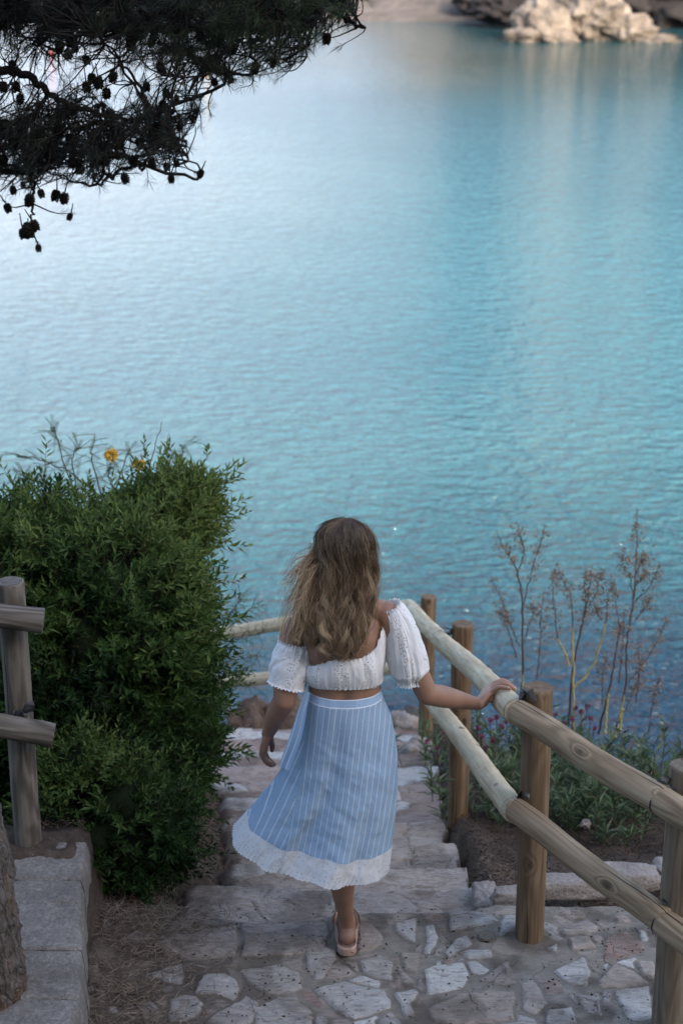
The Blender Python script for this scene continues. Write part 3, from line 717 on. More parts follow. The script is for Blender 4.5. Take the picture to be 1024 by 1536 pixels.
shrub('low_shrub', 'low glossy-leaved shrub spilling over the far end of the block wall', 'shrub', Cc, 3000, 13, lambda P: .22+.55*sstep(-.1, .55, P[:, 2])*1.0+.12*(fbm(P[:, 0]*6, P[:, 2]*6, 8)-.5)*2, L=.040, W=.012)

def stem(mb, pts, r0, r1, n=14, k=6, seed=0, wob=.004):
    P = catmull(pts, n); r_ = np.random.default_rng(seed); P[1:-1] += r_.normal(size=(n-2, 3))*wob
    tube(mb, P, np.linspace(r0, r1, n), k, False); return P
def ppts(lst, Y, dy=0.): return [PY(a, b, Y+dy*i) for i, (a, b) in enumerate(lst)]

# feathery yellow-flowered plant rising behind the hedge
def bird_shrub():
    r_ = np.random.default_rng(5); b = PY(190, 800, 8.1)
    t = thing('flowering_shrub', b, 'wispy feathery shrub with two yellow flower heads rising behind the hedge', 'shrub')
    st = MB(); lf = MB()
    S = [[(190, 800), (165, 720), (167, 690)], [(205, 800), (207, 730), (208, 706)], [(150, 790), (120, 720), (60, 690), (25, 684)], [(170, 790), (140, 700), (143, 650)], [(210, 790), (225, 700), (243, 632)],
         [(215, 790), (240, 710), (254, 650)], [(130, 790), (105, 720), (85, 655), (78, 648)], [(100, 790), (80, 730), (40, 715)], [(240, 770), (270, 690), (278, 665)], [(60, 780), (50, 730), (20, 700)], [(160, 780), (185, 700), (195, 672)], [(120, 780), (110, 690), (118, 672)]]
    for i, q in enumerate(S):
        P = stem(st, ppts(q, 8.1+.1*(i % 3)), .004, .0015, 20, 5, i, .003)
        if i in (4, 5): continue
        m = 46; idx = np.linspace(4, 19, m).astype(int); base = P[idx]+r_.normal(size=(m, 3))*.006
        for b_ in base[::3]:
            d = unit(r_.normal(size=3)*np.array([1, .6, .5])+np.array([0, 0, .25])); ln = r_.uniform(.05, .12); nn = 11
            q2 = b_+d*np.linspace(0, ln, nn)[:, None]-np.array([0, 0, .25])*np.linspace(0, ln, nn)[:, None]**2*6
            tube(st, q2, np.full(nn, .0007), 3, False)
            for sgn in (1, -1):
                sdv = unit(np.cross(d, [0, 0, 1]))*sgn
                add_leaves(lf, q2, np.repeat((sdv+d*.4)[None], nn, 0), np.repeat(np.array([[0, -.3, 1.]]), nn, 0), .013, .0045, np.full(nn, .45)+r_.uniform(-.2, .3))
    part(st, 'stem', M['twig'], t); part(lf, 'foliage', M['leaf_b'], t, smooth=False)
    m = mat_simple('yellow_petal', (.55, .30, .03), (.7, .52, .10), 60, .6, 0); 
    for (px, py, sc_) in ((167, 683, 1.), (208, 698, 1.1)):
        c = PY(px, py, 8.05); fl = MB(); n = 90; d = unit(r_.normal(size=(n, 3))*np.array([1, 1, .7])+np.array([0, 0, .2]))
        add_leaves(fl, c+d*.006, d, r_.normal(size=(n, 3)), .032*sc_, .013, r_.uniform(0, 1, n)); part(fl, 'flower', m, t, smooth=False)
bird_shrub()
def fern_twig():
    r_ = np.random.default_rng(15); b = PY(330, 1000, 7.9)
    t = thing('feathery_plant', b, 'thin feathery grey-green sprays sticking out of the hedge towards the left handrail', 'plant')
    st = MB(); lf = MB()
    for i, q in enumerate([[(320, 960), (350, 935), (384, 905)], [(320, 980), (355, 960), (398, 948)], [(320, 1000), (350, 990), (385, 985)], [(325, 1010), (350, 1010), (372, 1030)], [(320, 930), (350, 915), (360, 890)], [(318, 1020), (345, 1030), (366, 1000)]]):
        P = stem(st, ppts(q, 7.9), .002, .001, 18, 5, i, .003)
        for p in P[5::1]:
            for s_ in range(3):
                d = unit(np.array([r_.uniform(-.4, 1), r_.uniform(-.4, .4), r_.uniform(-.9, .9)])); nn = 8; ln = r_.uniform(.03, .075); q2 = p+d*np.linspace(0, ln, nn)[:, None]
                tube(st, q2, np.full(nn, .0006), 3, False); add_leaves(lf, q2, np.repeat(d[None], nn, 0)+r_.normal(size=(nn, 3))*.5, np.repeat([[0, -.4, 1.]], nn, 0), .011, .003, r_.uniform(.2, .8, nn))
    part(st, 'stem', M['twig'], t); part(lf, 'foliage', M['leaf_b'], t, smooth=False)
fern_twig()

# dry flower stalks
M['stalk'] = mat_simple('dry_stalk', (.05, .03, .035), (.10, .07, .065), 40)
M['stalky'] = mat_simple('pale_stalk', (.30, .27, .12), (.42, .36, .18), 40)
M['seed'] = mat_leaf('dry_seed_head', [(.08, .05, .035), (.18, .12, .08), (.30, .21, .14), (.45, .34, .26)], .25, .8, .2)
def q3(*p): return [(700+x/3.16, 740+y/3.16) for x, y in p]
def dry_stalks():
    K = [ (9.0, 'tall dry stalk with seed heads just behind the middle post', [
            (0, q3((262,1010),(262,900),(262,560),(240,380),(200,300),(170,250),(140,170))), (0, q3((262,560),(290,430),(325,300),(345,240),(366,150))), (0, q3((240,380),(270,280),(255,210),(235,130))),
            (0, q3((245,720),(200,610),(160,500),(110,390))), (0, q3((330,880),(345,720),(350,600),(362,460))), (0, q3((235,780),(180,600),(150,560))), (0, q3((270,700),(310,580),(320,520)))], [q3((262,1010),(264,860))]),
          (8.8, 'forked dry stalk with pale yellow lower stems between two dark ones', [
            (0, q3((480,1100),(500,850),(535,660),(560,560),(580,450),(590,345))), (0, q3((490,800),(430,680),(415,560),(405,440),(425,330))), (0, q3((495,740),(500,600),(485,470),(455,420),(432,375))),
            (0, q3((600,800),(650,640),(662,560),(670,470),(700,430))), (0, q3((560,560),(610,480),(625,410),(655,365))), (0, q3((535,660),(560,520),(555,440),(560,375))), (0, q3((640,600),(610,560),(610,540)))],
            [q3((505,1130),(505,930),(500,740),(500,640)), q3((505,920),(560,870),(600,800),(640,680),(655,620)), q3((485,820),(470,770),(430,690))]),
          (8.9, 'tallest dry stalk, bare and dark, reaching highest above the sea at the right', [
            (0, q3((700,1138),(745,950),(760,700),(785,520),(800,350),(805,200),(803,70))), (0, q3((785,520),(850,460),(885,400),(912,345))), (0, q3((790,500),(770,400),(740,340),(733,290))), (0, q3((795,600),(850,540),(868,490))),
            (0, q3((800,380),(830,320),(850,300))), (0, q3((760,900),(840,800),(900,700),(945,590))), (0, q3((795,440),(830,400),(852,370)))], [q3((700,1160),(745,960))]),
          (8.7, 'short bushy dry stalk low down at the right, crowded with brown seeds', [
            (0, q3((620,1140),(680,900),(712,700),(722,640),(690,450))), (0, q3((800,1000),(815,850),(810,690))), (0, q3((690,1140),(760,1000),(800,900),(830,790))), (0, q3((640,1000),(640,880),(660,770))), (0, q3((720,900),(735,720),(745,560))),
            (0, q3((860,1138),(885,960),(915,870)))], [q3((650,1140),(670,950)), q3((720,1138),(740,1020))]) ]
    for i, (Y, lab, br, pale) in enumerate(K):
        r_ = np.random.default_rng(40+i); b = PY(*br[0][1][0], Y); t = thing('dry_stalk', b, lab, 'plant', 'dry flower stalks above the planted bed')
        st = MB(); sd_ = MB()
        for j, (_, q) in enumerate(br):
            if j: st = MB()
            P = stem(st, ppts(q, Y+.04*j), .0065 if j == 0 else .0035, .0015, 40, 6, j+i*10, .0022)
            lo_ = .38 if j == 0 else .25
            m = int(16+7*len(q)); f = lo_+(1-lo_)*r_.uniform(0, 1, m)**.8; idx = (f*39).astype(int)
            cl = .5+.9*vnoise(f*13+j*5, f*0, 9)
            c = P[idx]+r_.normal(size=(m, 3))*np.array([.020, .015, .018])*cl[:, None]
            for q_ in range(4): add_leaves(sd_, c+r_.normal(size=c.shape)*.005, r_.normal(size=c.shape), r_.normal(size=c.shape), r_.uniform(.009, .017, m)*cl, r_.uniform(.005, .010, m), np.clip(r_.normal(.55, .25, m), 0, 1))
            for c_ in c[::3]:
                a = P[np.argmin(((P-c_)**2).sum(1))]; tube(st, [a, c_], [.001, .0007], 3, False)
            part(st, 'stem', M['stalk'], t)
        for q in pale: 
            ps = MB(); stem(ps, ppts(q, Y-.02), .0065, .0045, 24, 7, i, .002); part(ps, 'pale_stem', M['stalky'], t)
        part(sd_, 'seed_head', M['seed'], t, smooth=False)
dry_stalks()

# flowering plants in the bed
M['pink'] = mat_leaf('pink_petal', [(.12, .015, .045), (.20, .03, .08), (.32, .09, .17)], .3, .6, .2)
def oleander():
    K = [(660, 1190, 9.3, 'small flowering plant with dark pink blossom between the two far posts', 30, [(650,1105),(663,1098),(655,1122),(668,1108),(640,1112)]),
         (738, 1175, 8.5, 'flowering plant with dark pink blossom under the resting hand', 50, [(722,1105),(735,1080),(745,1075),(752,1090),(760,1082),(728,1122),(740,1110),(716,1092)]),
         (835, 1175, 8.7, 'flowering plant with crimson blossom right behind the middle post', 55, [(862,1062),(872,1068),(880,1060),(885,1078),(890,1092),(858,1078),(832,1072),(845,1085)]),
         (905, 1195, 8.3, 'leafy plant without blossom right of the crimson one', 45, []),
         (780, 1215, 7.9, 'low leafy plant left of the middle post', 45, []),
         (850, 1225, 7.8, 'low leafy plant right of the middle post', 55, []),
         (960, 1215, 7.9, 'tall-leaved plant at the right end of the bed', 50, [(975,1160),(968,1165),(780+200,1158)]),
         (715, 1240, 7.75, 'small leafy plant low beside the third handrail post', 16, []),
         (925, 1245, 7.5, 'low grey-green plant beside the small white stone', 40, [])]
    for i, (px, py, Y, lab, ns, fl) in enumerate(K):
        r_ = np.random.default_rng(60+i); b = PY(px, py, Y); b[2] = ground_z(b[0], b[1]); t = thing('flowering_plant', b, lab, 'plant', 'leafy plants in the bed behind the handrail')
        lf = MB(); st = MB()
        for j in range(int(ns*.5)):
            a = r_.uniform(0, 6.28); R = r_.uniform(0, .26); h = r_.uniform(.16, .36)*(1.15 if i in (1, 2, 6) else .8)
            p0 = b+np.array([math.cos(a)*R*1.2, math.sin(a)*R*.8, 0]); top = p0+np.array([math.cos(a)*.08+r_.normal()*.04, math.sin(a)*.06, h])
            P = stem(st, [p0, (p0+top)/2+r_.normal(size=3)*.01, top], .003, .0015, 10, 5, j, .001)
            m = 26; idx = r_.integers(2, 10, m); th = r_.uniform(0, 6.28, m)
            D = np.stack([np.cos(th), np.sin(th), r_.uniform(.3, 1.9, m)], -1)
            add_leaves(lf, P[idx], D, np.stack([-np.cos(th)*.5, -np.sin(th)*.5, np.ones(m)], -1), r_.uniform(.05, .095, m), r_.uniform(.010, .016, m), np.clip(r_.normal(.45, .22, m), 0, 1), curl=.15)
        part(lf, 'foliage', M['leaf_b'], t, smooth=False); part(st, 'stem', M['twig'], t)
        for (fx, fy) in fl:
            c = PY(fx, fy, b[1]-.1+r_.uniform(-.1, .1)); f_ = MB(); n = 22; d = unit(r_.normal(size=(n, 3))+np.array([0, -.3, .3]))
            add_leaves(f_, c+d*.004, d, r_.normal(size=(n, 3)), r_.uniform(.010, .018, n), .011, r_.uniform(0, 1, n)); tube(f_, [c, c-np.array([0, -.02, .09])], [.0015, .0015], 4, False)
            part(f_, 'flower', M['pink'], t, smooth=False)
oleander()

# ------------------------------------------------------------------ LITTER
def litter():
    r_ = np.random.default_rng(3)
    def scatter(n, fn, zfn, L, W, mat, name, lab, cat, flat=.25, cols=None):
        mb = MB(); P = fn(n); n = len(P); z = zfn(P[:, 0], P[:, 1]); P3 = np.column_stack([P, z+r_.uniform(.003, .022, n)])
        th = r_.uniform(0, math.pi*2, n); D = np.stack([np.cos(th), np.sin(th), r_.normal(size=n)*flat], -1)
        add_leaves(mb, P3, D, np.tile([0, 0, 1.], (n, 1))+r_.normal(size=(n, 3))*.4, r_.uniform(.6, 1.3, n)*L, W, r_.uniform(0, 1, n))
        o = link(name, mb.mesh(name, mat, False), None, lab, cat, None, 'stuff')
    mn = mat_leaf('dry_needles', [(.07, .05, .04), (.17, .13, .10), (.32, .27, .22)], 0, .85, .15)
    def left(n):
        x = r_.uniform(-.86, -.25, n); Y = r_.uniform(4.9, 6.3, n); p = sstep(-.25, -.7, x+.12*(Y < 5.5))*(.35+.65*(fbm(x*6, Y*6, 77) > .45))*sstep(-.2, .0, (Y < 5.45)*.4+(x < -.45)*.2)
        k = r_.uniform(0, 1, n) < p; return np.stack([x, Y], -1)[k]
    zl = lambda x, Y: np.where(Y < 5.9, 0.004, soil_h(x, Y))
    scatter(16000, left, zl, .065, .0022, mn, 'needle_litter', 'dry brown pine needles drifted along the foot of the block wall', 'pine needles')
    def right(n):
        x = r_.uniform(.5, 1.6, n); Y = r_.uniform(5.98, 6.9, n); return np.stack([x, Y], -1)
    scatter(5000, right, soil_h, .05, .002, mn, 'needle_litter', 'dry needles and mulch in the bed beyond the terrace edge', 'mulch')
    mc = mat_leaf('brown_debris', [(.02, .014, .012), (.05, .035, .028), (.14, .10, .08)], 0, .9, .1)
    def bits(n):
        x = r_.uniform(-.85, 1.6, n); Y = r_.uniform(5.0, 5.95, n); k = r_.uniform(0, 1, n) < fbm(x*4, Y*4, 5)**2*1.8; return np.stack([x, Y], -1)[k]
    scatter(900, bits, lambda x, Y: np.where(Y < 5.9, .006, soil_h(x, Y)), .012, .008, mc, 'debris', 'small dark leaf bits scattered over the paving', 'leaf litter', .1)
    def soil(n):
        x = r_.uniform(-1.2, -.05, n); Y = r_.uniform(6.0, 8.6, n); xl = np.interp(Y, LB[:, 1], LB[:, 0]); k = (x < xl+.12*r_.uniform(-1, 1, n)); return np.stack([x, Y], -1)[k]
    scatter(9000, soil, lambda x, Y: soil_h(x, Y)+.01, .022, .007, mc, 'debris', 'brown leaf litter on the soil under the hedge', 'leaf litter', .4)
    def soil2(n): return np.stack([r_.uniform(.36, 2., n), r_.uniform(6.0, 8.6, n)], -1)
    scatter(10000, soil2, soil_h, .02, .006, mc, 'debris', 'brown leaf litter on the soil of the planted bed', 'leaf litter', .4)
litter()

# ------------------------------------------------------------------ PINE
def pine():
    r_ = np.random.default_rng(21)
    b = PY(-25, 1600, 4.95); t = thing('pine_tree', (b[0], b[1], 0), 'old pine with rough trunk at lower left and dark cone-hung crown over the water', 'tree')
    m = MT('pine_trunk_bark', .92, .15); P_ = m.pos(); q = m.map(P_, (1, 1, .35)); v = m.vor(q, 34, 'DISTANCE_TO_EDGE'); n = m.noise(q, 48, 7, .75); n2 = m.noise(P_, 7, 3)
    c = m.ramp(n, (.3, (.07, .055, .05)), (.5, (.15, .125, .11)), (.72, (.27, .25, .24))); c = m.mix(m.mr(n2, .5, .7, 0, .7), c, (.20, .10, .05)); c = m.mix(m.mr(v, 0, .04, .45, 0), c, (.03, .022, .018))
    m.col(c); m.bump(m.math('ADD', n, m.mr(v, 0, .12, 0, .4)), 1., .03)
    tp = [PY(-34, 1640, 4.95), PY(-36, 1520, 4.97), PY(-50, 1370, 5.0), PY(-80, 1190, 5.05), PY(-140, 1000, 5.1), np.array([-1.9, 5.6, 2.3]), np.array([-2.3, 6.4, 3.4]), np.array([-2.3, 7.2, 4.4])]
    P = catmull(tp, 400); R = np.interp(np.linspace(0, 1, 400), [0, .3, 1], [.165, .155, .11]); mb = MB()
    T, N, B_ = frames(P); k = 70; th = np.arange(k)/k*2*math.pi
    s = np.linspace(0, 6, 400)[:, None]; rr = R[:, None]*(1+.10*(fbm(th[None]*3+s*0, s*5, 4, 4)-.5)*2+.09*(fbm(th[None]*9+s*0, s*22, 6, 4)-.5)*2)
    V = P[:, None]+rr[..., None]*(np.cos(th)[None, :, None]*N[:, None]+np.sin(th)[None, :, None]*B_[:, None]); i = np.arange(399)[:, None]; j = np.arange(k)[None]
    mb.add(V, np.stack([i*k+j, i*k+(j+1) % k, (i+1)*k+(j+1) % k, (i+1)*k+j], -1).reshape(-1, 4)); part(mb, 'trunk', m.m, t)
    limbs = [([(-300, -60), (-60, 10), (150, 35), (330, 40), (500, 12)], 7.7, .05, .008), ([(-300, -40), (-40, 88), (40, 112), (90, 150), (180, 176), (240, 180)], 7.4, .028, .004),
             ([(-320, 0), (-60, 170), (60, 215), (140, 232), (205, 240)], 7.9, .030, .003), ([(-300, -120), (0, -20), (200, -30), (400, -20), (560, -30)], 8.2, .045, .01), ([(-200, 150), (-20, 250), (45, 262), (48, 330)], 7.5, .02, .004)]
    LP = []
    for i, (q, Y, r0, r1) in enumerate(limbs):
        mb = MB(); pts = [np.array([-2.25, 7.0, 4.1])]+ppts(q, Y); P = stem(mb, pts, r0, r1, 60, 10, i, .006); part(mb, 'branch', M['bark'], t); LP.append(P)
    LPA = np.concatenate(LP); sec = []
    # where the crown is: photo regions (x range, y function, density)
    def region(n):
        x = r_.uniform(-60, 535, n*3); y = r_.uniform(-60, 290, n*3)
        top = np.interp(x, [-60, 60, 200, 300, 380, 450, 500, 535], [72, 70, 95, 125, 118, 88, 50, 15])
        lo2 = np.interp(x, [-60, 60, 150, 230, 280, 300], [262, 255, 250, 235, 215, 190]); up2 = np.interp(x, [-60, 40, 120, 200, 300], [150, 165, 150, 158, 165])
        w = np.where(y < top, np.where(y < top-25, 1., .65), 0)+np.where((x < 300) & (y > up2) & (y < lo2), .95, 0)
        w = w+np.where((x < 300) & (y > top) & (y < up2), .10, 0)
        gap = fbm(x/24, y/17, 19, 3); w = w*np.where(gap < np.where(y < top-45, .30, .46), .03, 1.)
        k = r_.uniform(0, 1, n*3) < w; x = x[k][:n]; y = y[k][:n]; return x+r_.normal(size=len(x))*9, y+r_.normal(size=len(y))*9*(1+1.2*(x < 290))
    x, y = region(5600); ends = np.array([PY(a, b_, r_.uniform(7.1, 8.7)) for a, b_ in zip(x, y)])
    extra = [(262, 262), (300, 258), (318, 175), (333, 95), (300, 165), (420, 108), (440, 92), (505, 72), (520, 40), (528, 12), (345, 130), (380, 128), (285, 222), (255, 268), (150, 285), (105, 320), (20, 290), (60, 372), (5, 300)]
    ends = np.vstack([ends, [PY(a, b_, 7.5) for a, b_ in extra]])
    tw = MB(); nd = MB(); dirs = []
    for q_ in range(80):        # side branches
        e = ends[r_.integers(0, 4000)]+r_.normal(size=3)*.02; d2 = ((LPA-e-np.array([.25, 0, .0]))**2).sum(1)+r_.uniform(0, .08, len(LPA)); a = LPA[np.argmin(d2)]
        P = catmull([a, (a+e)/2+r_.normal(size=3)*.07+np.array([0, 0, -.03]), e], 16); P[1:-1] += r_.normal(size=(14, 3))*.008; tube(tw, P, np.linspace(.009, .003, 16), 5, False); sec.append(P)
    LPA = np.concatenate([LPA]+sec)
    for e in ends:
        d2 = ((LPA-e-np.array([.04, 0, .02]))**2).sum(1); d2 = d2+r_.uniform(0, .012, len(d2)); a = LPA[np.argmin(d2)]
        L = np.linalg.norm(e-a)
        if L > .22: a = e+(a-e)*(.22/L)
        mid = (a+e)/2+np.array([0, 0, -.04*L])+r_.normal(size=3)*.03*min(1, L*4)
        tube(tw, catmull([a, mid, e], 6), np.linspace(.0035, .0014, 6), 4, False); dirs.append(unit(e-mid))
    dirs = np.array(dirs); part(tw, 'twigs', M['bark'], t)
    n = len(ends); kk = 20
    D = (dirs[:, None]*1.0+r_.normal(size=(n, kk, 3))*.55+np.array([0.1, 0, -.05])).reshape(-1, 3)
    P0 = (ends[:, None]-dirs[:, None]*r_.uniform(0, .05, (n, kk, 1))).reshape(-1, 3)
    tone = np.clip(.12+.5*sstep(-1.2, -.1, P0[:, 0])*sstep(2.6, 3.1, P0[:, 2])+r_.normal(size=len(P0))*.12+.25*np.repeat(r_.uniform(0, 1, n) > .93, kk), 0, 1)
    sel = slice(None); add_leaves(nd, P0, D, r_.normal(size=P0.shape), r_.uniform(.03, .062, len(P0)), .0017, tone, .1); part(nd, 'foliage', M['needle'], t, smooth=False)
    cones = [(45, 300, 1.2), (43, 345, 1.5), (52, 338, 1.1), (35, 350, 1.), (24, 130, 1.), (31, 148, 1.), (12, 312, .9), (84, 293, 1.1), (97, 297, 1.1), (148, 124, 1.1), (138, 118, 1.), (130, 130, 1.), (188, 267, 1.), (257, 268, .8), (301, 260, .8),
             (58, 372, .7), (105, 325, .7), (106, 63, .9), (270, 190, .7), (290, 178, .7), (322, 123, .8), (244, 157, .9), (170, 115, 1.), (62, 290, .8), (20, 285, .8), (108, 210, 1.2), (140, 205, 1.2), (180, 215, 1.1), (210, 215, 1.), (90, 195, 1.1), (60, 200, 1.), (235, 190, .8),
             (490, 58, 1.), (520, 28, .8), (383, 105, .8), (40, 230, 1.2), (20, 215, 1.1), (75, 235, 1.1), (110, 245, 1.), (150, 240, 1.), (250, 250, .8), (228, 245, .9), (200, 240, .9), (265, 245, .7), (5, 240, 1.1), (160, 140, 1.), (90, 70, 1.), (220, 130, .9), (300, 55, 1.), (350, 75, .9), (410, 95, .8), (195, 60, 1.), (130, 90, .9), (5, 130, 1.), (240, 100, .9)]
    for q_ in range(42): e = r_.integers(0, 4000); cones.append((None, ends[e], r_.uniform(.7, 1.15)))
    for i, (px, py, s_) in enumerate(cones):
        c = PY(px, py, 7.2+.3*r_.uniform()) if px is not None else py-np.array([0, .1, .02]); mb = MB(); L = .042*s_; R0 = .0155*s_; ax = unit(np.array([r_.normal()*.25, r_.normal()*.25, -1.])); u = unit(np.cross(ax, [1, .2, 0])); v = np.cross(ax, u)
        ts = np.linspace(0, 1, 9); tube(mb, c+ax*(ts-.5)[:, None]*L, R0*.8*np.sin(np.clip(ts*2.6+.35, 0, 3.0)), 8, True)
        m_ = 46; f = (np.arange(m_)+.5)/m_; an = np.arange(m_)*2.4; rad = R0*np.sin(np.clip(f*2.5+.4, 0, 3.0)); dr = np.cos(an)[:, None]*u+np.sin(an)[:, None]*v
        add_leaves(mb, c+ax*((f-.5)*L)[:, None]+dr*(rad*.55)[:, None], dr+ax*.35, -ax[None]+dr*.2, .013*s_, .013*s_, r_.uniform(0, 1, m_))
        tube(mb, [c-ax*L*.5, c-ax*L*.5-ax*.05+r_.normal(size=3)*.01], [.003, .002], 5, False)
        part(mb, 'cone', M['cone'], t)
pine()

# ------------------------------------------------------------------ FAR SHORE
def far_shore():
    X, Y, F = grid(-130, 130, 96, 240, 200, 110)
    sh = 101.5-3.*sstep(2, 20, X)+2*(fbm(X*.1, X*0, 51)-.5)
    d = Y-sh
    z = WZ-.5+np.where(d > 0, .9*sstep(0, 6, d)+sstep(6, 16, d)*(3.5+11*sstep(0, 9, X))+sstep(15, 110, d)*14, d*.2)
    z = z+(fbm(X*.35, Y*.35, 52)-.5)*1.4*sstep(3, 9, d)+(fbm(X*1.3, Y*1.3, 53)-.5)*.5*sstep(1, 6, d)
    m = MT('far_shore_ground', .95, .1); P = m.pos(); n = m.noise(P, .4, 6, .7); sx = m.n('ShaderNodeSeparateXYZ', {0: P})
    c = m.ramp(n, (.3, (.09, .08, .075)), (.6, (.19, .165, .15))); dk = m.mr(sx.outputs[0], 3, 12); zz_ = m.mr(sx.outputs[2], -4.6, -3.2); c = m.mix(zz_, c, m.mix(n, (.34, .26, .19), (.55, .45, .35))); c = m.mix(dk, c, m.mix(n, (.012, .014, .012), (.04, .04, .035))); m.col(c); m.bump(n, 1., .6)  # right end darkened: shade on the far cliffs put into the ground colour
    mb = MB(); mb.add(np.stack([X, Y, z], -1), F); part(mb, 'far_shore', m.m, kind='structure')
    # the sunlit rock: three fused crags with ledges
    mr_ = mat_simple('sunlit_rock', (.03, .022, .018), (.36, .305, .25), .6, .95, 1., .5, .1, 6); mb = MB()  # dark noise patches paint shadowed crags into the rock colour
    for i, (px, py, Y_, R) in enumerate(((812, 38, 95.5, (1.35, 1.2, 1.15)), (783, 53, 94.8, (.9, .9, .38)), (868, 20, 96.5, (1.3, 1.6, 1.45)), (905, 30, 96, (1.3, 1.3, 1.3)), (940, 47, 95.4, (1.2, 1.1, .75)), (985, 61, 94.8, (1.1, .8, .28)), (838, 58, 94.6, (.9, .6, .35)))):
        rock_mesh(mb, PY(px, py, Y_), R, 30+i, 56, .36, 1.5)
    link('sea_rock', mb.mesh('sea_rock', mr_), None, 'pale jagged rock catching the sun at the water\'s edge across the bay', 'rock')
    mk = mat_block('shaded_rock', (.02, .018, .018), (.045, .04, .04), (.085, .075, .07))  # the shade on these rocks is put into their dark colour
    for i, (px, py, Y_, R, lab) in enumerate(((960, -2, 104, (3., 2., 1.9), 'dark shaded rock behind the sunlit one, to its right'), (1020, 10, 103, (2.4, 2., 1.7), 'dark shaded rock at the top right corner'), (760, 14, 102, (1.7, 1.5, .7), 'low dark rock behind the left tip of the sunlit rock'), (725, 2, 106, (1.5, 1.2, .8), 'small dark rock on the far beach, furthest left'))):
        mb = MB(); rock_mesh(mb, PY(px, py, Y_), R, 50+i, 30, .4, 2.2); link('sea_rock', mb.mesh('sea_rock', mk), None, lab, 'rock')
    # wood on the headland (seen only mirrored in the water)
    r_ = np.random.default_rng(9); mb = MB()
    for i in range(210):
        x = r_.uniform(4, 50); y = r_.uniform(112, 140); zz = float(np.interp(x, [0, 8, 20], [-2., 8., 13.]))+(y-112)*.25
        rr = r_.uniform(1.6, 3.); d = unit(r_.normal(size=(260, 3))); Pq = np.array([x, y, zz+rr])+d*rr*r_.uniform(.6, 1.1, (260, 1))
        add_leaves(mb, Pq, r_.normal(size=d.shape), d, .9, .6, r_.uniform(0, .5, 260))
    link('far_wood', mb.mesh('far_wood', M['needle'], False), None, 'dark wooded headland above the far rocks', 'wood', None, 'stuff')
    def buoy(px, py, col, lab, R=.17):
        p = PZ(px, py, WZ); t = thing('buoy', (p[0], p[1], WZ), lab, 'buoy'); m = mat_simple('buoy_paint', col, tuple(v*.85 for v in col), 5, .5, 0)
        a = np.linspace(-1.45, 1.45, 14); mb = MB(); P = np.stack([0*a+p[0], 0*a+p[1], WZ+R*.35+R*np.sin(a)], -1); tube(mb, P, np.maximum(R*np.cos(a), .004), 18, True); part(mb, 'float', m, t)
        mb = MB(); th = np.linspace(0, 2*math.pi, 16); tube(mb, np.stack([p[0]+.05*np.cos(th), 0*th+p[1], WZ+R*1.4+.05*np.sin(th)], -1), np.full(16, .012), 6, False); part(mb, 'ring', M['strap'], t)
    buoy(77, 84, (.40, .05, .03), 'red round buoy floating beyond the pine branches'); buoy(310, 114, (.42, .24, .03), 'yellow round buoy floating under the pine branches', .12)
far_shore()

# ------------------------------------------------------------------ THE WOMAN
def baked(mb, name, mats, voxel, smooth_it, attrs=None):
    """fuse overlapping limbs into one skin"""
    o = bpy.data.objects.new('tmp', mb.mesh('tmp', mats)); C.objects.link(o)
    r = o.modifiers.new('r', 'REMESH'); r.mode = 'VOXEL'; r.voxel_size = voxel; r.use_smooth_shade = True
    q = o.modifiers.new('s', 'SMOOTH'); q.factor = .5; q.iterations = smooth_it
    dg = bpy.context.evaluated_depsgraph_get(); me = bpy.data.meshes.new_from_object(o.evaluated_get(dg)); me.name = name
    old = o.data; bpy.data.objects.remove(o); bpy.data.meshes.remove(old)
    me.materials.clear(); me.materials.append(mats); return me
TZ = [(.78, .02, 5.60, .135, .110), (.90, .02, 5.6, .140, .112), (.98, .014, 5.595, .132, .100), (1.045, .010, 5.59, .116, .088), (1.10, .008, 5.59, .117, .088), (1.18, .004, 5.59, .125, .098),
      (1.25, .0, 5.59, .135, .100), (1.30, -.003, 5.59, .134, .088), (1.335, -.004, 5.59, .098, .068), (1.365, .0, 5.592, .056, .054), (1.40, .006, 5.60, .049, .050), (1.46, .014, 5.612, .047, .049)]
TZa = np.array(TZ)
def torso(z): return [np.interp(z, TZa[:, 0], TZa[:, i]) for i in (1, 2, 3, 4)]
HC = np.array([.026, 5.612, 1.522])
FD = unit(np.array([.42, .90, -.06]))          # where she looks
def limb(mb, pts, rad, n=40, k=24, flat=1.):
    P = catmull(pts, n); R = catmull(np.array(rad, float)[:, None].repeat(3, 1), n)[:, 0]
    R = np.maximum(R, .002); T = unit(P[-1]-P[-2]); T0 = unit(P[0]-P[1])
    m = 5; a = np.linspace(0, math.pi/2, m+1)[1:]
    Pe = np.array([P[-1]+T*R[-1]*math.sin(v) for v in a]); Re = [max(R[-1]*math.cos(v), .0004) for v in a]
    Ps = np.array([P[0]+T0*R[0]*math.sin(v) for v in a])[::-1]; Rs = [max(R[0]*math.cos(v), .0004) for v in a][::-1]
    tube(mb, np.vstack([Ps, P, Pe]), np.concatenate([Rs, R, Re]), k, True, flat=flat)
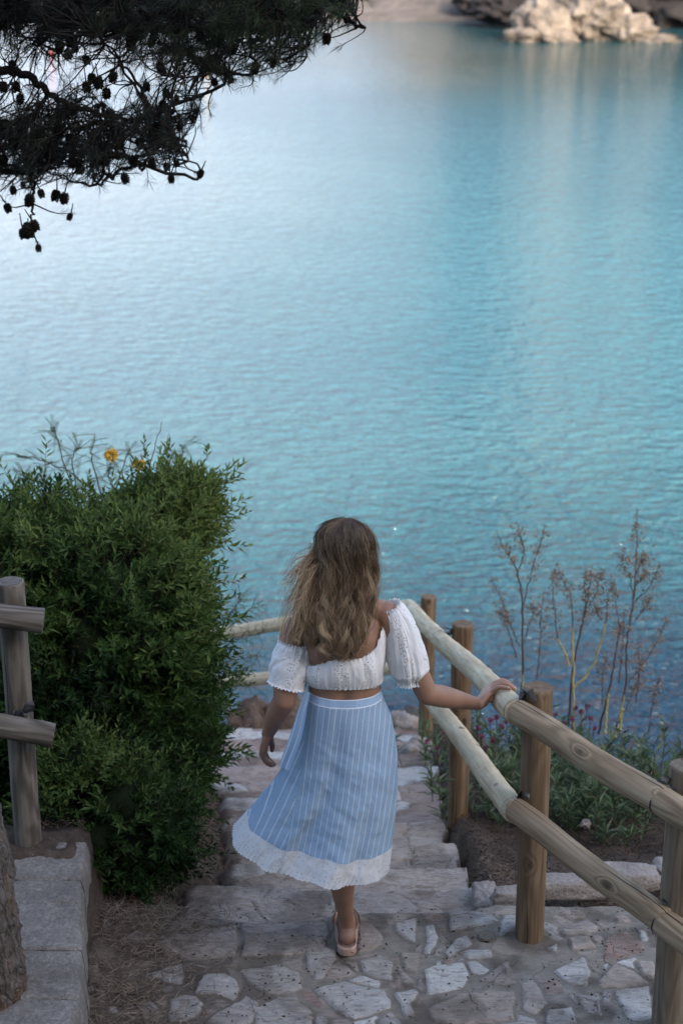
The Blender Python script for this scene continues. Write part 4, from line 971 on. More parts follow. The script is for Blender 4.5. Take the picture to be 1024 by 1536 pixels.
def ell(mb, c, R, rot=None, n=20):
    th = np.linspace(.02, math.pi-.02, n); ph = np.linspace(0, 2*math.pi, n*2, endpoint=False); T, Ph = np.meshgrid(th, ph, indexing='ij')
    d = np.stack([np.sin(T)*np.cos(Ph), np.sin(T)*np.sin(Ph), np.cos(T)], -1)*np.asarray(R)
    if rot is not None: d = d@np.asarray(rot)          # rows of rot are the local axes
    k = 2*n; i = np.arange(n-1)[:, None]; j = np.arange(k)[None]
    F = np.stack([i*k+j, (i+1)*k+j, (i+1)*k+(j+1) % k, i*k+(j+1) % k], -1).reshape(-1, 4)
    V = (d+np.asarray(c)).reshape(-1, 3); o = mb.add(V, F, gc=V)
    mb.add(np.array([V[:k].mean(0)]), np.zeros((0, 3)), gc=V[:1]); mb.add(np.array([V[-k:].mean(0)]), np.zeros((0, 3)), gc=V[:1])
    a = len(V); jj = np.arange(k)
    mb.F[3].append(np.stack([jj, (jj+1) % k, np.full(k, a)], -1)+o); mb.F[3].append(np.stack([a-k+(jj+1) % k, a-k+jj, np.full(k, a+1)], -1)+o)

def rail_pt(Y, th, R):
    A = RAILT[3]; B = RAILT[2]; f = (Y-A[1])/(B[1]-A[1]); c = A+(B-A)*f; c = c+np.array([.003*math.sin(f*2.1*3+5.1), 0, .004*math.sin(f*2.1*2.1+5.1)])*.8
    d = unit(A-B); rt = unit(np.cross(d, [0, 0, 1])); up = np.cross(rt, d); a = math.radians(th)
    return c+R*(math.cos(a)*rt+math.sin(a)*up)

def build_woman():
    t = thing('person', (.02, 5.62, 0), 'woman seen from behind walking down the steps in a white crop top and striped skirt', 'person')
    # skin
    m = MT('skin', .48, .4); P_ = m.pos(); n = m.noise(P_, 18, 4); f = m.noise(P_, 220, 3)
    c = m.mix(m.mr(n, .3, .7), (.235, .125, .082), (.29, .165, .112)); c = m.mix(m.mr(f, .35, .7, 0, .25), c, (.17, .085, .058)); m.col(c)
    m.set(m.b, 'Subsurface Weight', .12); m.set(m.b, 'Subsurface Radius', (.02, .008, .004)); m.set(m.b, 'Subsurface Scale', .5); m.bump(f, .15, .002); skin = m.m
    mb = MB()
    zz = np.linspace(.78, 1.46, 60); rows = []
    ph = np.linspace(0, 2*math.pi, 64, endpoint=False)
    for z in zz:
        cx, cy, rx, ry = torso(z); co = np.cos(ph); si = np.sin(ph)
        sp_ = .010*np.exp(-((ph-1.5*math.pi)/.16)**2)*sstep(.95, 1.05, z)*sstep(1.42, 1.3, z)        # spine furrow
        bl = .010*(np.exp(-((ph-1.5*math.pi-.62)/.3)**2)+np.exp(-((ph-1.5*math.pi+.62)/.3)**2))*np.exp(-((z-1.25)/.07)**2)   # shoulder blades
        r_ = 1+(bl-sp_)/ry
        rows.append(np.stack([cx+rx*np.sign(co)*np.abs(co)**.92*r_, cy+ry*np.sign(si)*np.abs(si)**.92*r_, z+0*ph], -1))
    V = np.array(rows); k = 64; i = np.arange(len(zz)-1)[:, None]; j = np.arange(k)[None]
    o = mb.add(V, np.stack([i*k+j, i*k+(j+1) % k, (i+1)*k+(j+1) % k, (i+1)*k+j], -1).reshape(-1, 4), gc=V.reshape(-1, 3))
    nV = len(zz)*k; mb.add([V[0].mean(0), V[-1].mean(0)], np.zeros((0, 3)), gc=np.zeros((2, 3))); jj = np.arange(k)
    mb.F[3].append(np.stack([(jj+1) % k, jj, np.full(k, nV)], -1)+o); mb.F[3].append(np.stack([nV-k+jj, nV-k+(jj+1) % k, np.full(k, nV+1)], -1)+o)
    # bust (in front)
    for sx in (-.055, .06): ell(mb, (sx, 5.67, 1.19), (.055, .055, .055))
    # head
    side = unit(np.cross(FD, [0, 0, 1])); up = np.cross(side, FD); rot = np.stack([side, FD, up])
    L2 = lambda a, b, c_: HC+side*a+FD*b+up*c_
    ell(mb, L2(0, -.008, .020), (.073, .092, .082), rot); ell(mb, L2(0, .028, -.035), (.055, .062, .072), rot)
    limb(mb, [L2(0, .055, -.08), L2(0, .076, -.094)], [.024, .017], 8); limb(mb, [L2(-.045, .0, -.06), L2(-.03, .045, -.088), L2(0, .068, -.098), L2(.03, .045, -.088), L2(.045, 0, -.06)], [.014, .013, .013, .013, .014], 20)
    limb(mb, [L2(0, .084, .012), L2(0, .098, -.012), L2(0, .110, -.028)], [.006, .0085, .0105], 10); ell(mb, L2(.011, .096, -.031), (.007, .009, .006), rot); ell(mb, L2(-.011, .096, -.031), (.007, .009, .006), rot)
    for sgn in (-1, 1):
        limb(mb, [L2(sgn*.045, .070, .016), L2(sgn*.028, .083, .024), L2(sgn*.010, .086, .018)], [.006, .008, .006], 10)     # brow
        ell(mb, L2(sgn*.034, .064, -.020), (.018, .018, .015), rot)                                                           # cheek
        limb(mb, [L2(sgn*.073, -.004, .014), L2(sgn*.083, -.014, .010), L2(sgn*.080, -.012, -.012), L2(sgn*.073, -.002, -.022)], [.005, .006, .006, .005], 12)
    limb(mb, [L2(-.021, .082, -.055), L2(0, .093, -.052), L2(.021, .082, -.055)], [.004, .0065, .004], 12); limb(mb, [L2(-.017, .081, -.064), L2(0, .090, -.066), L2(.017, .081, -.064)], [.004, .0075, .004], 12)
    limb(mb, [(.002, 5.597, 1.36), (.01, 5.605, 1.40), HC-np.array([0, .005, .06])], [.056, .048, .046], 12)
    # shoulders and arms
    SR = PY(578, 921, 5.585); SL = PY(441, 944, 5.585)
    limb(mb, [(.01, 5.595, 1.395), (.07, 5.59, 1.352), SR+np.array([-.012, 0, .004])], [.030, .036, .040], 20)
    limb(mb, [(-.005, 5.595, 1.39), (-.075, 5.59, 1.335), SL+np.array([.012, 0, .004])], [.030, .036, .040], 20)
    ELR = PY(640, 1041, 5.60); WR = PY(716, 1056, 5.868)
    limb(mb, [SR, SR*.55+ELR*.45+np.array([.006, -.006, 0]), ELR], [.045, .042, .036], 40)
    limb(mb, [ELR, ELR*.65+WR*.35+np.array([0, 0, .002]), WR*.9+ELR*.1, WR], [.036, .037, .024, .0225], 40)
    ELL = PY(427, 1050, 5.54); WL = PY(402, 1100, 5.64)
    limb(mb, [SL, SL*.5+ELL*.5+np.array([-.004, -.004, 0]), ELL], [.043, .044, .0385], 40)
    limb(mb, [ELL, ELL*.6+WL*.4+np.array([-.003, 0, 0]), WL*.85+ELL*.15, WL], [.0385, .036, .025, .0225], 40)
    # right hand laid over the rail
    fm = [5.960, 5.934, 5.908, 5.884]; fy = [5.985, 5.940, 5.892, 5.842]; th0 = [128, 134, 140, 148]; te = [46, 40, 52, 84]
    limb(mb, [WR-unit(WR-ELR)*.01, WR+np.array([.016, .008, .006])], [.023, .022], 10)
    for q in range(4):
        mcp = rail_pt(fm[q], th0[q], .064); w0 = WR+np.array([.008, .016-.012*q, .004]); a, b = th0[q], te[q]; y0, y1 = fm[q], fy[q]
        limb(mb, [w0, (w0+mcp)/2+np.array([-.001, 0, .007]), mcp], [.0140, .0132, .0112], 12, 14)
        limb(mb, [mcp, rail_pt(y0+(y1-y0)*.45, a+(b-a)*.45, .0625), rail_pt(y0+(y1-y0)*.75, a+(b-a)*.75, .0570), rail_pt(y1, b, .0530)], [.0106, .0094, .0086, .0070], 22, 14)
    tb = WR+np.array([.012, .026, -.004]); limb(mb, [tb, rail_pt(6.005, 172, .060), rail_pt(6.025, 160, .056), rail_pt(6.045, 150, .055)], [.014, .0125, .0105, .008], 16, 14)
    ell(mb, (WR+rail_pt(5.945, 150, .064))/2+np.array([.012, 0, .0]), (.030, .034, .014))
    # left hand hanging, fingers loosely curled
    Lm = [((396, 1126, 5.715), (402, 1138, 5.735), (408, 1143, 5.745), (412, 1145, 5.745)), ((394, 1130, 5.69), (400, 1141, 5.71), (406, 1145, 5.72), (412, 1147, 5.72)),
          ((393, 1132, 5.667), (398, 1142, 5.68), (404, 1147, 5.687), (409, 1149, 5.69)), ((392.5, 1130, 5.645), (396, 1138, 5.655), (401, 1143, 5.66), (406, 1146, 5.662))]
    for q, pts in enumerate(Lm):
        pts = [PY(*p) for p in pts]; w0 = WL+np.array([0, .022-.012*q, -.004])
        limb(mb, [w0, (w0+pts[0])/2+np.array([-.002, 0, 0]), pts[0]], [.0135, .0130, .0105], 12, 14)
        limb(mb, pts, [.0100, .0088, .0078, .0060], 20, 14)
    ell(mb, (WL+PY(393, 1130, 5.68))/2, (.013, .036, .036))
    limb(mb, [WL+np.array([.006, .022, -.006]), PY(406, 1110, 5.70), PY(408.5, 1118, 5.715), PY(408, 1126, 5.72)], [.013, .0115, .0100, .0075], 16, 14)
    # legs
    AR = np.array([.020, 5.665, .098])
    limb(mb, [(.085, 5.61, .86), (.068, 5.60, .68), (.035, 5.575, .50), (.018, 5.560, .42), (.004, 5.592, .30), (.013, 5.640, .17), AR], [.070, .068, .052, .051, .043, .029, .0285], 60)
    limb(mb, [AR, (.022, 5.652, .070), (.020, 5.632, .068)], [.028, .029, .027], 12); limb(mb, [(.021, 5.655, .08), (.020, 5.642, .072)], [.022, .026], 8)
    limb(mb, [(.021, 5.66, .075), (.019, 5.72, .072), (.018, 5.78, .060), (.018, 5.81, .055)], [.030, .029, .027, .020], 20, 20)
    for q in range(5): x0 = .048-.015*q; limb(mb, [(x0*.9, 5.78, .056), (x0-.002, 5.815+.004*q-(.01 if q == 0 else 0), .054), (x0-.003, 5.845+.005*q-(.012 if q == 0 else 0), .050)], [.011, .0095, .0085 if q < 4 else .011], 10, 12)
    AL = np.array([-.055, 6.03, .25])
    limb(mb, [(-.050, 5.62, .86), (-.062, 5.75, .68), (-.068, 5.84, .55), (-.064, 5.88, .48), (-.058, 5.94, .38), AL], [.070, .068, .053, .050, .044, .029], 50)
    limb(mb, [AL+np.array([0, -.02, -.045]), AL+np.array([0, .03, -.055]), AL+np.array([0, .09, -.10]), AL+np.array([0, .13, -.13])], [.026, .030, .026, .014], 20, 20)
    me = baked(mb, 'body', skin, .0032, 5); link('body', me, t)
    # eyes, eyelids read as small dark lashes
    me_ = mat_simple('eye', (.7, .68, .66), (.75, .72, .7), 5, .2, 0); md = mat_simple('iris', (.05, .03, .02), (.08, .05, .03), 5, .2, 0)
    for sgn in (-1, 1):
        e = MB(); ell(e, L2(sgn*.030, .074, .004), (.0115, .0115, .0095), rot, 12); eo = part(e, 'eye', me_, t); e = MB(); ell(e, L2(sgn*.030, .0835, .004), (.0045, .0025, .0045), rot, 8)
        ir = link('iris', e.mesh('iris', md), eo)

    # nails
    mn_ = mat_simple('nail', (.55, .40, .36), (.62, .46, .42), 5, .25, 0)
    for q in range(4):
        e = MB(); p = rail_pt(fy[q], te[q]+8, .0605); p2 = rail_pt(fy[q], te[q]-1, .0590); d = unit(p2-p); ax = unit(RAILT[3]-RAILT[2]); ell(e, (p+p2)/2, (.0055, .0048, .0012), np.stack([d, ax, np.cross(d, ax)]), 8); part(e, 'fingernail', mn_, t)

    # ---- hair
    hm = MT('hair', .42, .5); hc = hm.attr('rnd'); ln = hm.attr('along')
    r0 = hm.ramp(hc, (0, (.028, .018, .011)), (.5, (.085, .055, .034)), (1, (.20, .135, .085))); r1 = hm.ramp(hc, (0, (.06, .034, .019)), (.5, (.21, .132, .072)), (1, (.62, .46, .29)))
    hm.col(hm.mix(hm.mr(ln, .05, .7), r0, r1)); hm.set(hm.b, 'Anisotropic', .6)
    r_ = np.random.default_rng(31); hb = MB(); cap = MB()
    ell(cap, L2(0, -.018, .018), (.074, .082, .082), rot); cap.A = {'rnd': [(0, np.zeros(cap.n))], 'along': [(0, np.zeros(cap.n))]}
    # inner mass behind the neck and upper back
    def spine(a, b, z):
        """where the sheet of hair hangs: a across, b depth, z height"""
        w = np.interp(z, [1.17, 1.22, 1.30, 1.38, 1.46, 1.55, 1.62], [.036, .058, .080, .095, .098, .086, .05])
        cx = np.interp(z, [1.17, 1.25, 1.35, 1.45, 1.62], [.004, .002, .0, .008, .022])
        y = np.interp(z, [1.17, 1.25, 1.32, 1.40, 1.48, 1.55], [5.474, 5.468, 5.478, 5.510, 5.520, 5.525])
        return np.array([cx+a*w, y-.030*b+.055*a*a, z])
    nl = 210
    for l in range(nl):
        a = r_.uniform(-1, 1); b = r_.uniform(0, 1)**.7; top = l < nl
        wind = max(0, (-a-.15))*r_.uniform(0, 1)**1.3*1.35
        zend = r_.uniform(1.185, 1.250)+.05*abs(a)**2
        az = a*1.6+r_.normal()*.04; el = r_.uniform(.05, 1.5)
        d = side*math.sin(az)*math.cos(el)+(-FD*.9+np.array([0, -.3, 0]))*math.cos(az)*math.cos(el)+up*math.sin(el); d = unit(d)
        root = L2(0, -.018, .022)+d@rot.T@np.diag([.082, .090, .090])@rot
        zs = [z for z in (1.50, 1.42, 1.34, 1.26) if z < root[2]-.03 and z > zend+.03]+[zend]
        el2 = el*.5; d2 = unit(side*math.sin(az)*math.cos(el2)+(-FD*.9+np.array([0, -.3, 0]))*math.cos(az)*math.cos(el2)+up*math.sin(el2))
        pts = [root, L2(0, -.018, .022)+d2@rot.T@np.diag([.088, .100, .096])@rot] if el > .4 else [root, root+d*.010+np.array([0, -.004, -.02])]
        zs = [z for z in zs[:-1] if z < pts[-1][2]-.03]+zs[-1:]
        for z in zs:
            g = (1.5-z)/.32; p = spine(a, b, z)
            p = p+np.array([-wind*.14*max(g, 0)**1.3, -wind*.03*g, wind*.05*max(g, 0)]); pts.append(p)
        pts = np.array(pts); tone = np.clip(r_.normal(.38+.14*abs(a), .32), 0, 1); n = 28
        ctr = catmull(pts, n); f = np.linspace(0, 1, n); Lh = np.linalg.norm(np.diff(ctr, axis=0), axis=1).sum()
        ph0 = r_.uniform(0, 6.28); wl = r_.uniform(.075, .12); amp = r_.uniform(.006, .014)*sstep(.2, .55, f)
        ctr = ctr+np.stack([np.sin(f*Lh/wl*6.28+ph0)*amp, np.cos(f*Lh/wl*6.28+ph0*1.7)*amp*.7, 0*f], -1)
        ns = 46
        for s_ in range(ns):
            off = r_.normal(size=3)*np.array([.0072, .0048, .004]); spread = (1.2-.65*f[:, None])
            if r_.uniform() < .12: spread = spread+f[:, None]*1.6
            P = ctr+off*spread+np.stack([np.sin(f*Lh/wl*6.28+ph0+off[0]*60)*.0012, 0*f, 0*f], -1)
            R = np.linspace(.00075, .0003, n)*r_.uniform(.7, 1.2)
            k = int(r_.uniform(.82, 1)*n); tn = np.clip(tone+r_.normal()*.12, 0, 1)
            P = P[:k]; R = R[:k]
            th = np.arange(3)/3*2*math.pi; T, N, B_ = frames(P)
            V = P[:, None]+R[:, None, None]*(np.cos(th)[None, :, None]*N[:, None]+np.sin(th)[None, :, None]*B_[:, None])
            i = np.arange(k-1)[:, None]; j = np.arange(3)[None]
            hb.add(V, np.stack([i*3+j, i*3+(j+1) % 3, (i+1)*3+(j+1) % 3, (i+1)*3+j], -1).reshape(-1, 4), rnd=np.full(k*3, tn), along=np.repeat(f[:k], 3))
    # loose wind-blown strands on the left and a few flyaways
    for s_ in range(230):
        q = r_.uniform(0, 1); st_ = L2(-.075+.02*r_.normal(), -.05, .03-.06*q)
        e = PY(r_.uniform(414, 462)**1.0, r_.uniform(858, 972), r_.uniform(5.44, 5.54)); mid = (st_+e)/2+np.array([-.01, -.03, .02+.015*r_.normal()])
        P = catmull([st_, mid, e*.6+mid*.4+r_.normal(size=3)*.006, e], 20); P += np.stack([0*P[:, 0], 0*P[:, 0], .003*np.sin(np.linspace(0, 9, 20)+s_)], -1)*np.linspace(0, 1, 20)[:, None]; R = np.linspace(.0010, .0004, 20)
        th = np.arange(3)/3*2*math.pi; T, N, B_ = frames(P); V = P[:, None]+R[:, None, None]*(np.cos(th)[None, :, None]*N[:, None]+np.sin(th)[None, :, None]*B_[:, None])
        i = np.arange(19)[:, None]; j = np.arange(3)[None]; hb.add(V, np.stack([i*3+j, i*3+(j+1) % 3, (i+1)*3+(j+1) % 3, (i+1)*3+j], -1).reshape(-1, 4), rnd=np.full(60, r_.uniform(.5, 1)), along=np.repeat(np.linspace(.3, 1, 20), 3))
    cm = cap.mesh('cap', hm.m); bpy.data.meshes.remove(cm)
    Vc = np.concatenate(cap.V)
    for k_ in (3, 4):
        pass
    base_n = hb.n; hb.add(Vc, np.zeros((0, 3)), rnd=np.zeros(len(Vc)), along=np.zeros(len(Vc)))
    for k_ in (3, 4):
        for fa in cap.F[k_]: hb.F[k_].append(fa+base_n)
    part(hb, 'hair', hm.m, t)

    # ---- cloth materials
    def lace(name, col, hs=85, band=None):
        m = MT(name, .8, .2); g = m.attr('cl', False); sx = m.n('ShaderNodeSeparateXYZ', {0: g})
        n = m.noise(g, 400, 2); m.col(m.mix(m.mr(m.noise(g, 30, 3), .3, .7), col, tuple(v*.9 for v in col)))
        v = m.n('ShaderNodeTexVoronoi', {'Vector': m.map(g, (1, 1, 0)), 'Scale': hs, 'Randomness': .5}).outputs['Distance']
        hole = m.mr(v, .20, .27, 1, 0)
        if band == 'stripe':   # eyelet bands with plain cloth between
            w = m.math('SINE', m.math('MULTIPLY', sx.outputs[0], 78.)); hole = m.math('MULTIPLY', hole, m.mr(w, .0, .25))
        em = m.attr('em'); hole = m.math('MULTIPLY', hole, em)
        rim_ = m.math('SUBTRACT', m.mr(v, .27, .42, 1, 0), hole)
        thread = m.math('SINE', m.math('MULTIPLY', sx.outputs[1], 5200.))
        m.bump(m.math('ADD', m.math('MULTIPLY', m.noise(m.map(g, (1, .5, 1)), 26, 4, .6), 3.0), m.math('ADD', m.math('MULTIPLY', rim_, .1), m.math('MULTIPLY', n, .3))), .6, .003)
        tr = m.n('ShaderNodeBsdfTransparent'); tl = m.n('ShaderNodeBsdfTranslucent', {'Color': (*col, 1)}); a = m.n('ShaderNodeMixShader', {0: .22, 1: m.b.outputs[0], 2: tl.outputs[0]})
        b = m.n('ShaderNodeMixShader', {0: m.math('MULTIPLY', hole, .9), 1: a.outputs[0], 2: tr.outputs[0]}); m.t.links.new(b.outputs[0], m.o.inputs[0]); return m.m
    white = lace('eyelet_cotton', (.84, .84, .86), 125, 'stripe')
    def puff(P_ctrl, rad, name, seed, nrow=70, k=220, gath=44, puffm=.0, em=1., tilt=None):
        P = catmull(P_ctrl, nrow); u = np.linspace(0, 1, nrow); R = np.interp(u, *rad); T, N, B_ = frames(P)
        th = np.arange(k)/k*2*math.pi; e = np.minimum(u, 1-u)
        edge_ = np.exp(-(e/.075)**1.5)[:, None]
        g = (.0030*edge_)*np.sin(gath*th[None]+5.*vnoise(np.cos(th)[None]*3+5+u[:, None]*1.5, np.sin(th)[None]*3+5, seed)+u[:, None]*2)+.010*(fbm(np.cos(th)[None]*2.2+5+u[:, None]*2, np.sin(th)[None]*2.2+u[:, None]*4+seed, seed, 3)-.5)*(1-edge_)
        g = g+.011*(fbm(np.cos(th)[None]*4.5+u[:, None]*2+20, np.sin(th)[None]*4.5+9+u[:, None], seed+5, 3)-.5)
        rr = R[:, None]+g
        # ruffled rims beyond the gathers
        flare = np.exp(-(e/.02)**2)[:, None]*(.005+.0025*np.sin(gath*.7*th[None]+seed)); rr = rr+flare
        V = P[:, None]+rr[..., None]*(np.cos(th)[None, :, None]*N[:, None]+np.sin(th)[None, :, None]*B_[:, None])
        Ln = np.linalg.norm(np.diff(P, axis=0), axis=1).sum(); V = V+T[:, None]*(.0018*np.sin(gath*.7*th+1)[None, :, None]*np.exp(-(e/.03)**2)[:, None, None])
        cl = np.stack([th[None]*R.max()+0*u[:, None], u[:, None]*Ln+0*th[None], 0*rr], -1); i = np.arange(nrow-1)[:, None]; j = np.arange(k-1)[None]
        F = np.stack([i*k+j, i*k+j+1, (i+1)*k+j+1, (i+1)*k+j], -1).reshape(-1, 4); F2 = np.stack([i[:, 0]*k+k-1, i[:, 0]*k, (i[:, 0]+1)*k, (i[:, 0]+1)*k+k-1], -1)
        mb = MB(); mb.add(V, np.vstack([F, F2]), cl=cl.reshape(-1, 3), em=np.repeat(em*sstep(.06, .12, e), k)); return mb
    top = thing_child = None
    # bodice
    nr, k = 90, 420; ph = np.arange(k)/k*2*math.pi; u = np.linspace(0, 1, nr)[:, None]
    co = np.cos(ph); si = np.sin(ph)
    ztop = np.interp(co, [-1, -.7, -.2, .4, .72, .9, 1], [1.155, 1.165, 1.198, 1.202, 1.222, 1.285, 1.335]); zbot = 1.083+.003*np.sin(ph*3)
    z = zbot+(ztop-zbot)*u+.002*np.sin(ph*46+2*np.sin(ph*5))*np.exp(-((1-u)/.03)**2)+.001*np.sin(ph*50)*np.exp(-(u/.03)**2)
    cx, cy, rx, ry = [a for a in torso(z)]
    e = np.minimum(u, 1-u); ed = np.exp(-(e/.07)**1.5)
    off = .007+.017*np.sin(math.pi*np.clip(u, 0, 1))**.6*(1-.5*sstep(.8, 1, co))+(.0024*ed)*np.sin(ph*58+6*vnoise(co*3+5+0*u, si*3+5+u, 12))+.016*(fbm(co*4.5+5+0*u, si*4.5+u*1.2+9, 44, 3)-.5)*(1-.6*ed)+np.exp(-((1-u)/.02)**2)*.006+np.exp(-(u/.02)**2)*.003
    fr = sstep(.15, .6, si)*.035*np.exp(-((z-1.19)/.07)**2)
    V = np.stack([cx+(rx+off)*np.sign(co)*np.abs(co)**.92, cy+(ry+off+fr)*np.sign(si)*np.abs(si)**.92, z], -1)
    i = np.arange(nr-1)[:, None]; j = np.arange(k)[None]; F = np.stack([i*k+j, i*k+(j+1) % k, (i+1)*k+(j+1) % k, (i+1)*k+j], -1).reshape(-1, 4)
    mb = MB(); cl = np.stack([ph[None]*.125+0*u, z*1., 0*z], -1); mb.add(V, F, cl=cl.reshape(-1, 3), em=np.repeat(sstep(.07, .14, e[:, 0]), k)); bo = part(mb, 'crop_top', white, t)
    R1 = [PY(583, 908, 5.585), PY(596, 935, 5.588), PY(606, 970, 5.592), PY(613, 1000, 5.598), PY(617, 1021, 5.602)]
    sm = puff(R1, ([0, .08, .3, .55, .8, .92, 1], [.034, .046, .058, .065, .063, .048, .046]), 'sleeve', 3)
    link('sleeve', sm.mesh('sleeve', white), bo)
    L1 = [PY(443, 961, 5.58), PY(439, 984, 5.574), PY(435, 1005, 5.564), PY(430, 1028, 5.555)]
    sm = puff(L1, ([0, .12, .4, .65, .86, 1], [.052, .060, .066, .066, .060, .058]), 'sleeve', 8)
    link('sleeve', sm.mesh('sleeve', white), bo)

    # ---- skirt
    ys = [1038, 1050, 1075, 1100, 1130, 1160, 1200, 1240, 1272]; Lx = [462, 458, 452, 446, 437, 424, 398, 367, 343]; Rx = [571, 575, 587, 592, 595, 595, 591, 585, 578]
    zr = np.array([PY(500, y, 5.58)[2] for y in ys]); xl = np.array([PY(a, y, 5.58)[0] for a, y in zip(Lx, ys)]); xr = np.array([PY(a, y, 5.58)[0] for a, y in zip(Rx, ys)])
    o_ = np.argsort(zr); zr, xl, xr = zr[o_], xl[o_], xr[o_]
    nr, k = 220, 640; ph = np.arange(k)/k*2*math.pi; co = np.cos(ph)[None]; si = np.sin(ph)[None]; u = np.linspace(0, 1, nr)[:, None]
    zw, zh = 1.048, .462
    hemz = zh+.003*np.sin(ph*7)[None]+.002*np.sin(ph*13+1)[None]-.012*sstep(.2, 1., co)
    z = zw+(hemz-zw)*u
    z0 = zw+(zh-zw)*u
    a_l = np.interp(z0, zr, xl); a_r = np.interp(z0, zr, xr); cx = (a_l+a_r)/2; ax = (a_r-a_l)/2
    by = np.interp(u, [0, .12, .3, .6, 1], [.094, .115, .138, .175, .215]); cy = np.interp(u, [0, .3, 1], [5.592, 5.59, 5.56]); shear = -.36*u**1.3
    ex = np.interp(u, [0, 1], [.92, .98])
    fold = .014*u**1.2*(.55*np.sin(ph*5+1.+.8*u)+.45*np.sin(ph*9+2.4-u)+.25*np.sin(ph*16+u*3))*(1-.45*np.abs(co)**6)
    wr = .010*(fbm(ph[None]*5+u*2.5, u*5+ph[None]*.8, 90, 4)-.5)*(.3+u)+.012*(fbm(ph[None]*2.5-u*4, u*9, 93, 3)-.5)*sstep(.1, .4, u)
    mr2 = fold+wr
    x = cx+ax*np.sign(co)*np.abs(co)**ex+mr2*co*.5; y = cy+by*np.sign(si)*np.abs(si)**ex+mr2*si*1.5+shear*(x-cx)
    # wrap edge: the overlapping panel lies a little proud, its border runs down the left of the back
    xs = np.interp(z0, zr, np.array([PY(a, yy, 5.5)[0] for a, yy in zip([463, 461, 459, 456, 452, 447, 438, 428, 420], ys)])[o_])
    s_ = (x-xs); back = (si < .15)
    lap = sstep(-.002, .004, s_)*back; y = y-.008*lap*sstep(0, .05, u)
    al = math.radians(38)
    dz = zw-z0
    main = (x-xs)*(1+.0*u); left = (x-xs)*math.cos(al*.9)+ (dz*math.sin(al)*.42)
    s_main = main+.01*np.sin(dz*9)*.4+.12
    stripe = np.where(back & (s_ < 0), -((xs-x)*.80-dz*.20)+.31, s_main)
    stripe = np.where(~back, ph[None]*.19+.02*u, stripe)
    hem = (1-u)*(zw-zh)*(1+.12*0)
    wide = np.interp(co, [-1, -.5, 1], [1.15, 1.05, 1.0]); hem = hem/wide
    V = np.stack([x, y, z], -1); i = np.arange(nr-1)[:, None]; j = np.arange(k)[None]; F = np.stack([i*k+j, i*k+(j+1) % k, (i+1)*k+(j+1) % k, (i+1)*k+j], -1).reshape(-1, 4)
    m = MT('striped_cotton', .85, .15); sv = m.attr('stripe'); hv = m.attr('hem'); wv = m.attr('dist'); g = m.attr('cl', False)
    fr_ = m.math('FRACT', m.math('MULTIPLY', sv, 1/.0185)); st_ = m.math('ABSOLUTE', m.math('SUBTRACT', fr_, .5))
    nn = m.noise(g, 500, 2); nn2 = m.noise(g, 14, 4)
    blue = m.mix(m.mr(nn, .35, .65), (.225, .33, .46), (.30, .415, .545)); blue = m.mix(m.mr(nn2, .35, .7, 0, .35), blue, (.24, .35, .50))
    line = m.math('MULTIPLY', m.mr(st_, .045, .085, 1, 0), m.mr(nn, .25, .45, .6, 1)); c = m.mix(line, blue, (.50, .56, .63))
    wb = m.math('MAXIMUM', m.mr(m.math('ABSOLUTE', m.math('SUBTRACT', wv, .002)), .0012, .002, 1, 0), m.mr(m.math('ABSOLUTE', m.math('SUBTRACT', wv, .024)), .0012, .002, 1, 0))
    band_ = m.mr(wv, .023, .025, 1, 0); c = m.mix(band_, c, m.mix(m.mr(nn2, .3, .7), (.26, .37, .53), (.34, .46, .61))); c = m.mix(wb, c, (.66, .70, .78))
    m.col(c); m.bump(m.math('ADD', m.math('MULTIPLY', nn, .3), m.math('MULTIPLY', m.noise(m.map(g, (1, 1, 1)), 60, 3), .7)), .5, .004)
    tl = m.n('ShaderNodeBsdfTranslucent', {'Color': c}); a_ = m.n('ShaderNodeMixShader', {0: .2, 1: m.b.outputs[0], 2: tl.outputs[0]}); m.t.links.new(a_.outputs[0], m.o.inputs[0])
    cl = np.stack([stripe+0*z, z, 0*z], -1)
    cut = int(nr*.868); ce = (np.arange(k))
    def sub(r0, r1, off=0.):
        n_ = r1-r0; Vs = V[r0:r1].copy(); Vs[..., 0] += off*co; Vs[..., 1] += off*si; i = np.arange(n_-1)[:, None]; return Vs, np.stack([i*k+j, i*k+(j+1) % k, (i+1)*k+(j+1) % k, (i+1)*k+j], -1).reshape(-1, 4)
    Vs, Fs = sub(0, cut+1); mb = MB(); mb.add(Vs, Fs, stripe=(stripe+0*z)[:cut+1].ravel(), hem=(hem+0*z)[:cut+1].ravel(), dist=(dz*1.+0*z)[:cut+1].ravel(), cl=cl[:cut+1].reshape(-1, 3)); sk = part(mb, 'skirt', m.m, t)
    hemm = lace('lace_hem', (.62, .63, .65), 75)
    Vs, Fs = sub(cut-1, nr, .0015); uu = np.linspace(0, 1, nr-cut+1)
    Vs[-1, :, 2] += .0035*np.abs(np.sin(ph*60)); Vs[..., 0] += (.0022*np.sin(ph*95)*uu[:, None]**2)*np.cos(ph); Vs[..., 1] += (.0022*np.sin(ph*95)*uu[:, None]**2)*np.sin(ph)
    mb = MB(); s2 = np.concatenate([[0], np.cumsum(np.linalg.norm(np.diff(V[-1], axis=0), axis=1))])
    cl2 = np.stack([np.tile(s2, (nr-cut+1, 1)), z[cut-1:nr], 0*z[cut-1:nr]], -1); mb.add(Vs, Fs, cl=cl2.reshape(-1, 3), em=np.repeat(sstep(.05, .15, uu)*sstep(1, .85, uu)*.35, k)); link('lace_hem', mb.mesh('lace_hem', hemm), sk)
    # tie end hanging from the waist on the left
    mb = MB(); nn_ = 40; uu = np.linspace(0, 1, nn_)[:, None]; vv = np.linspace(0, 1, 16)[None]
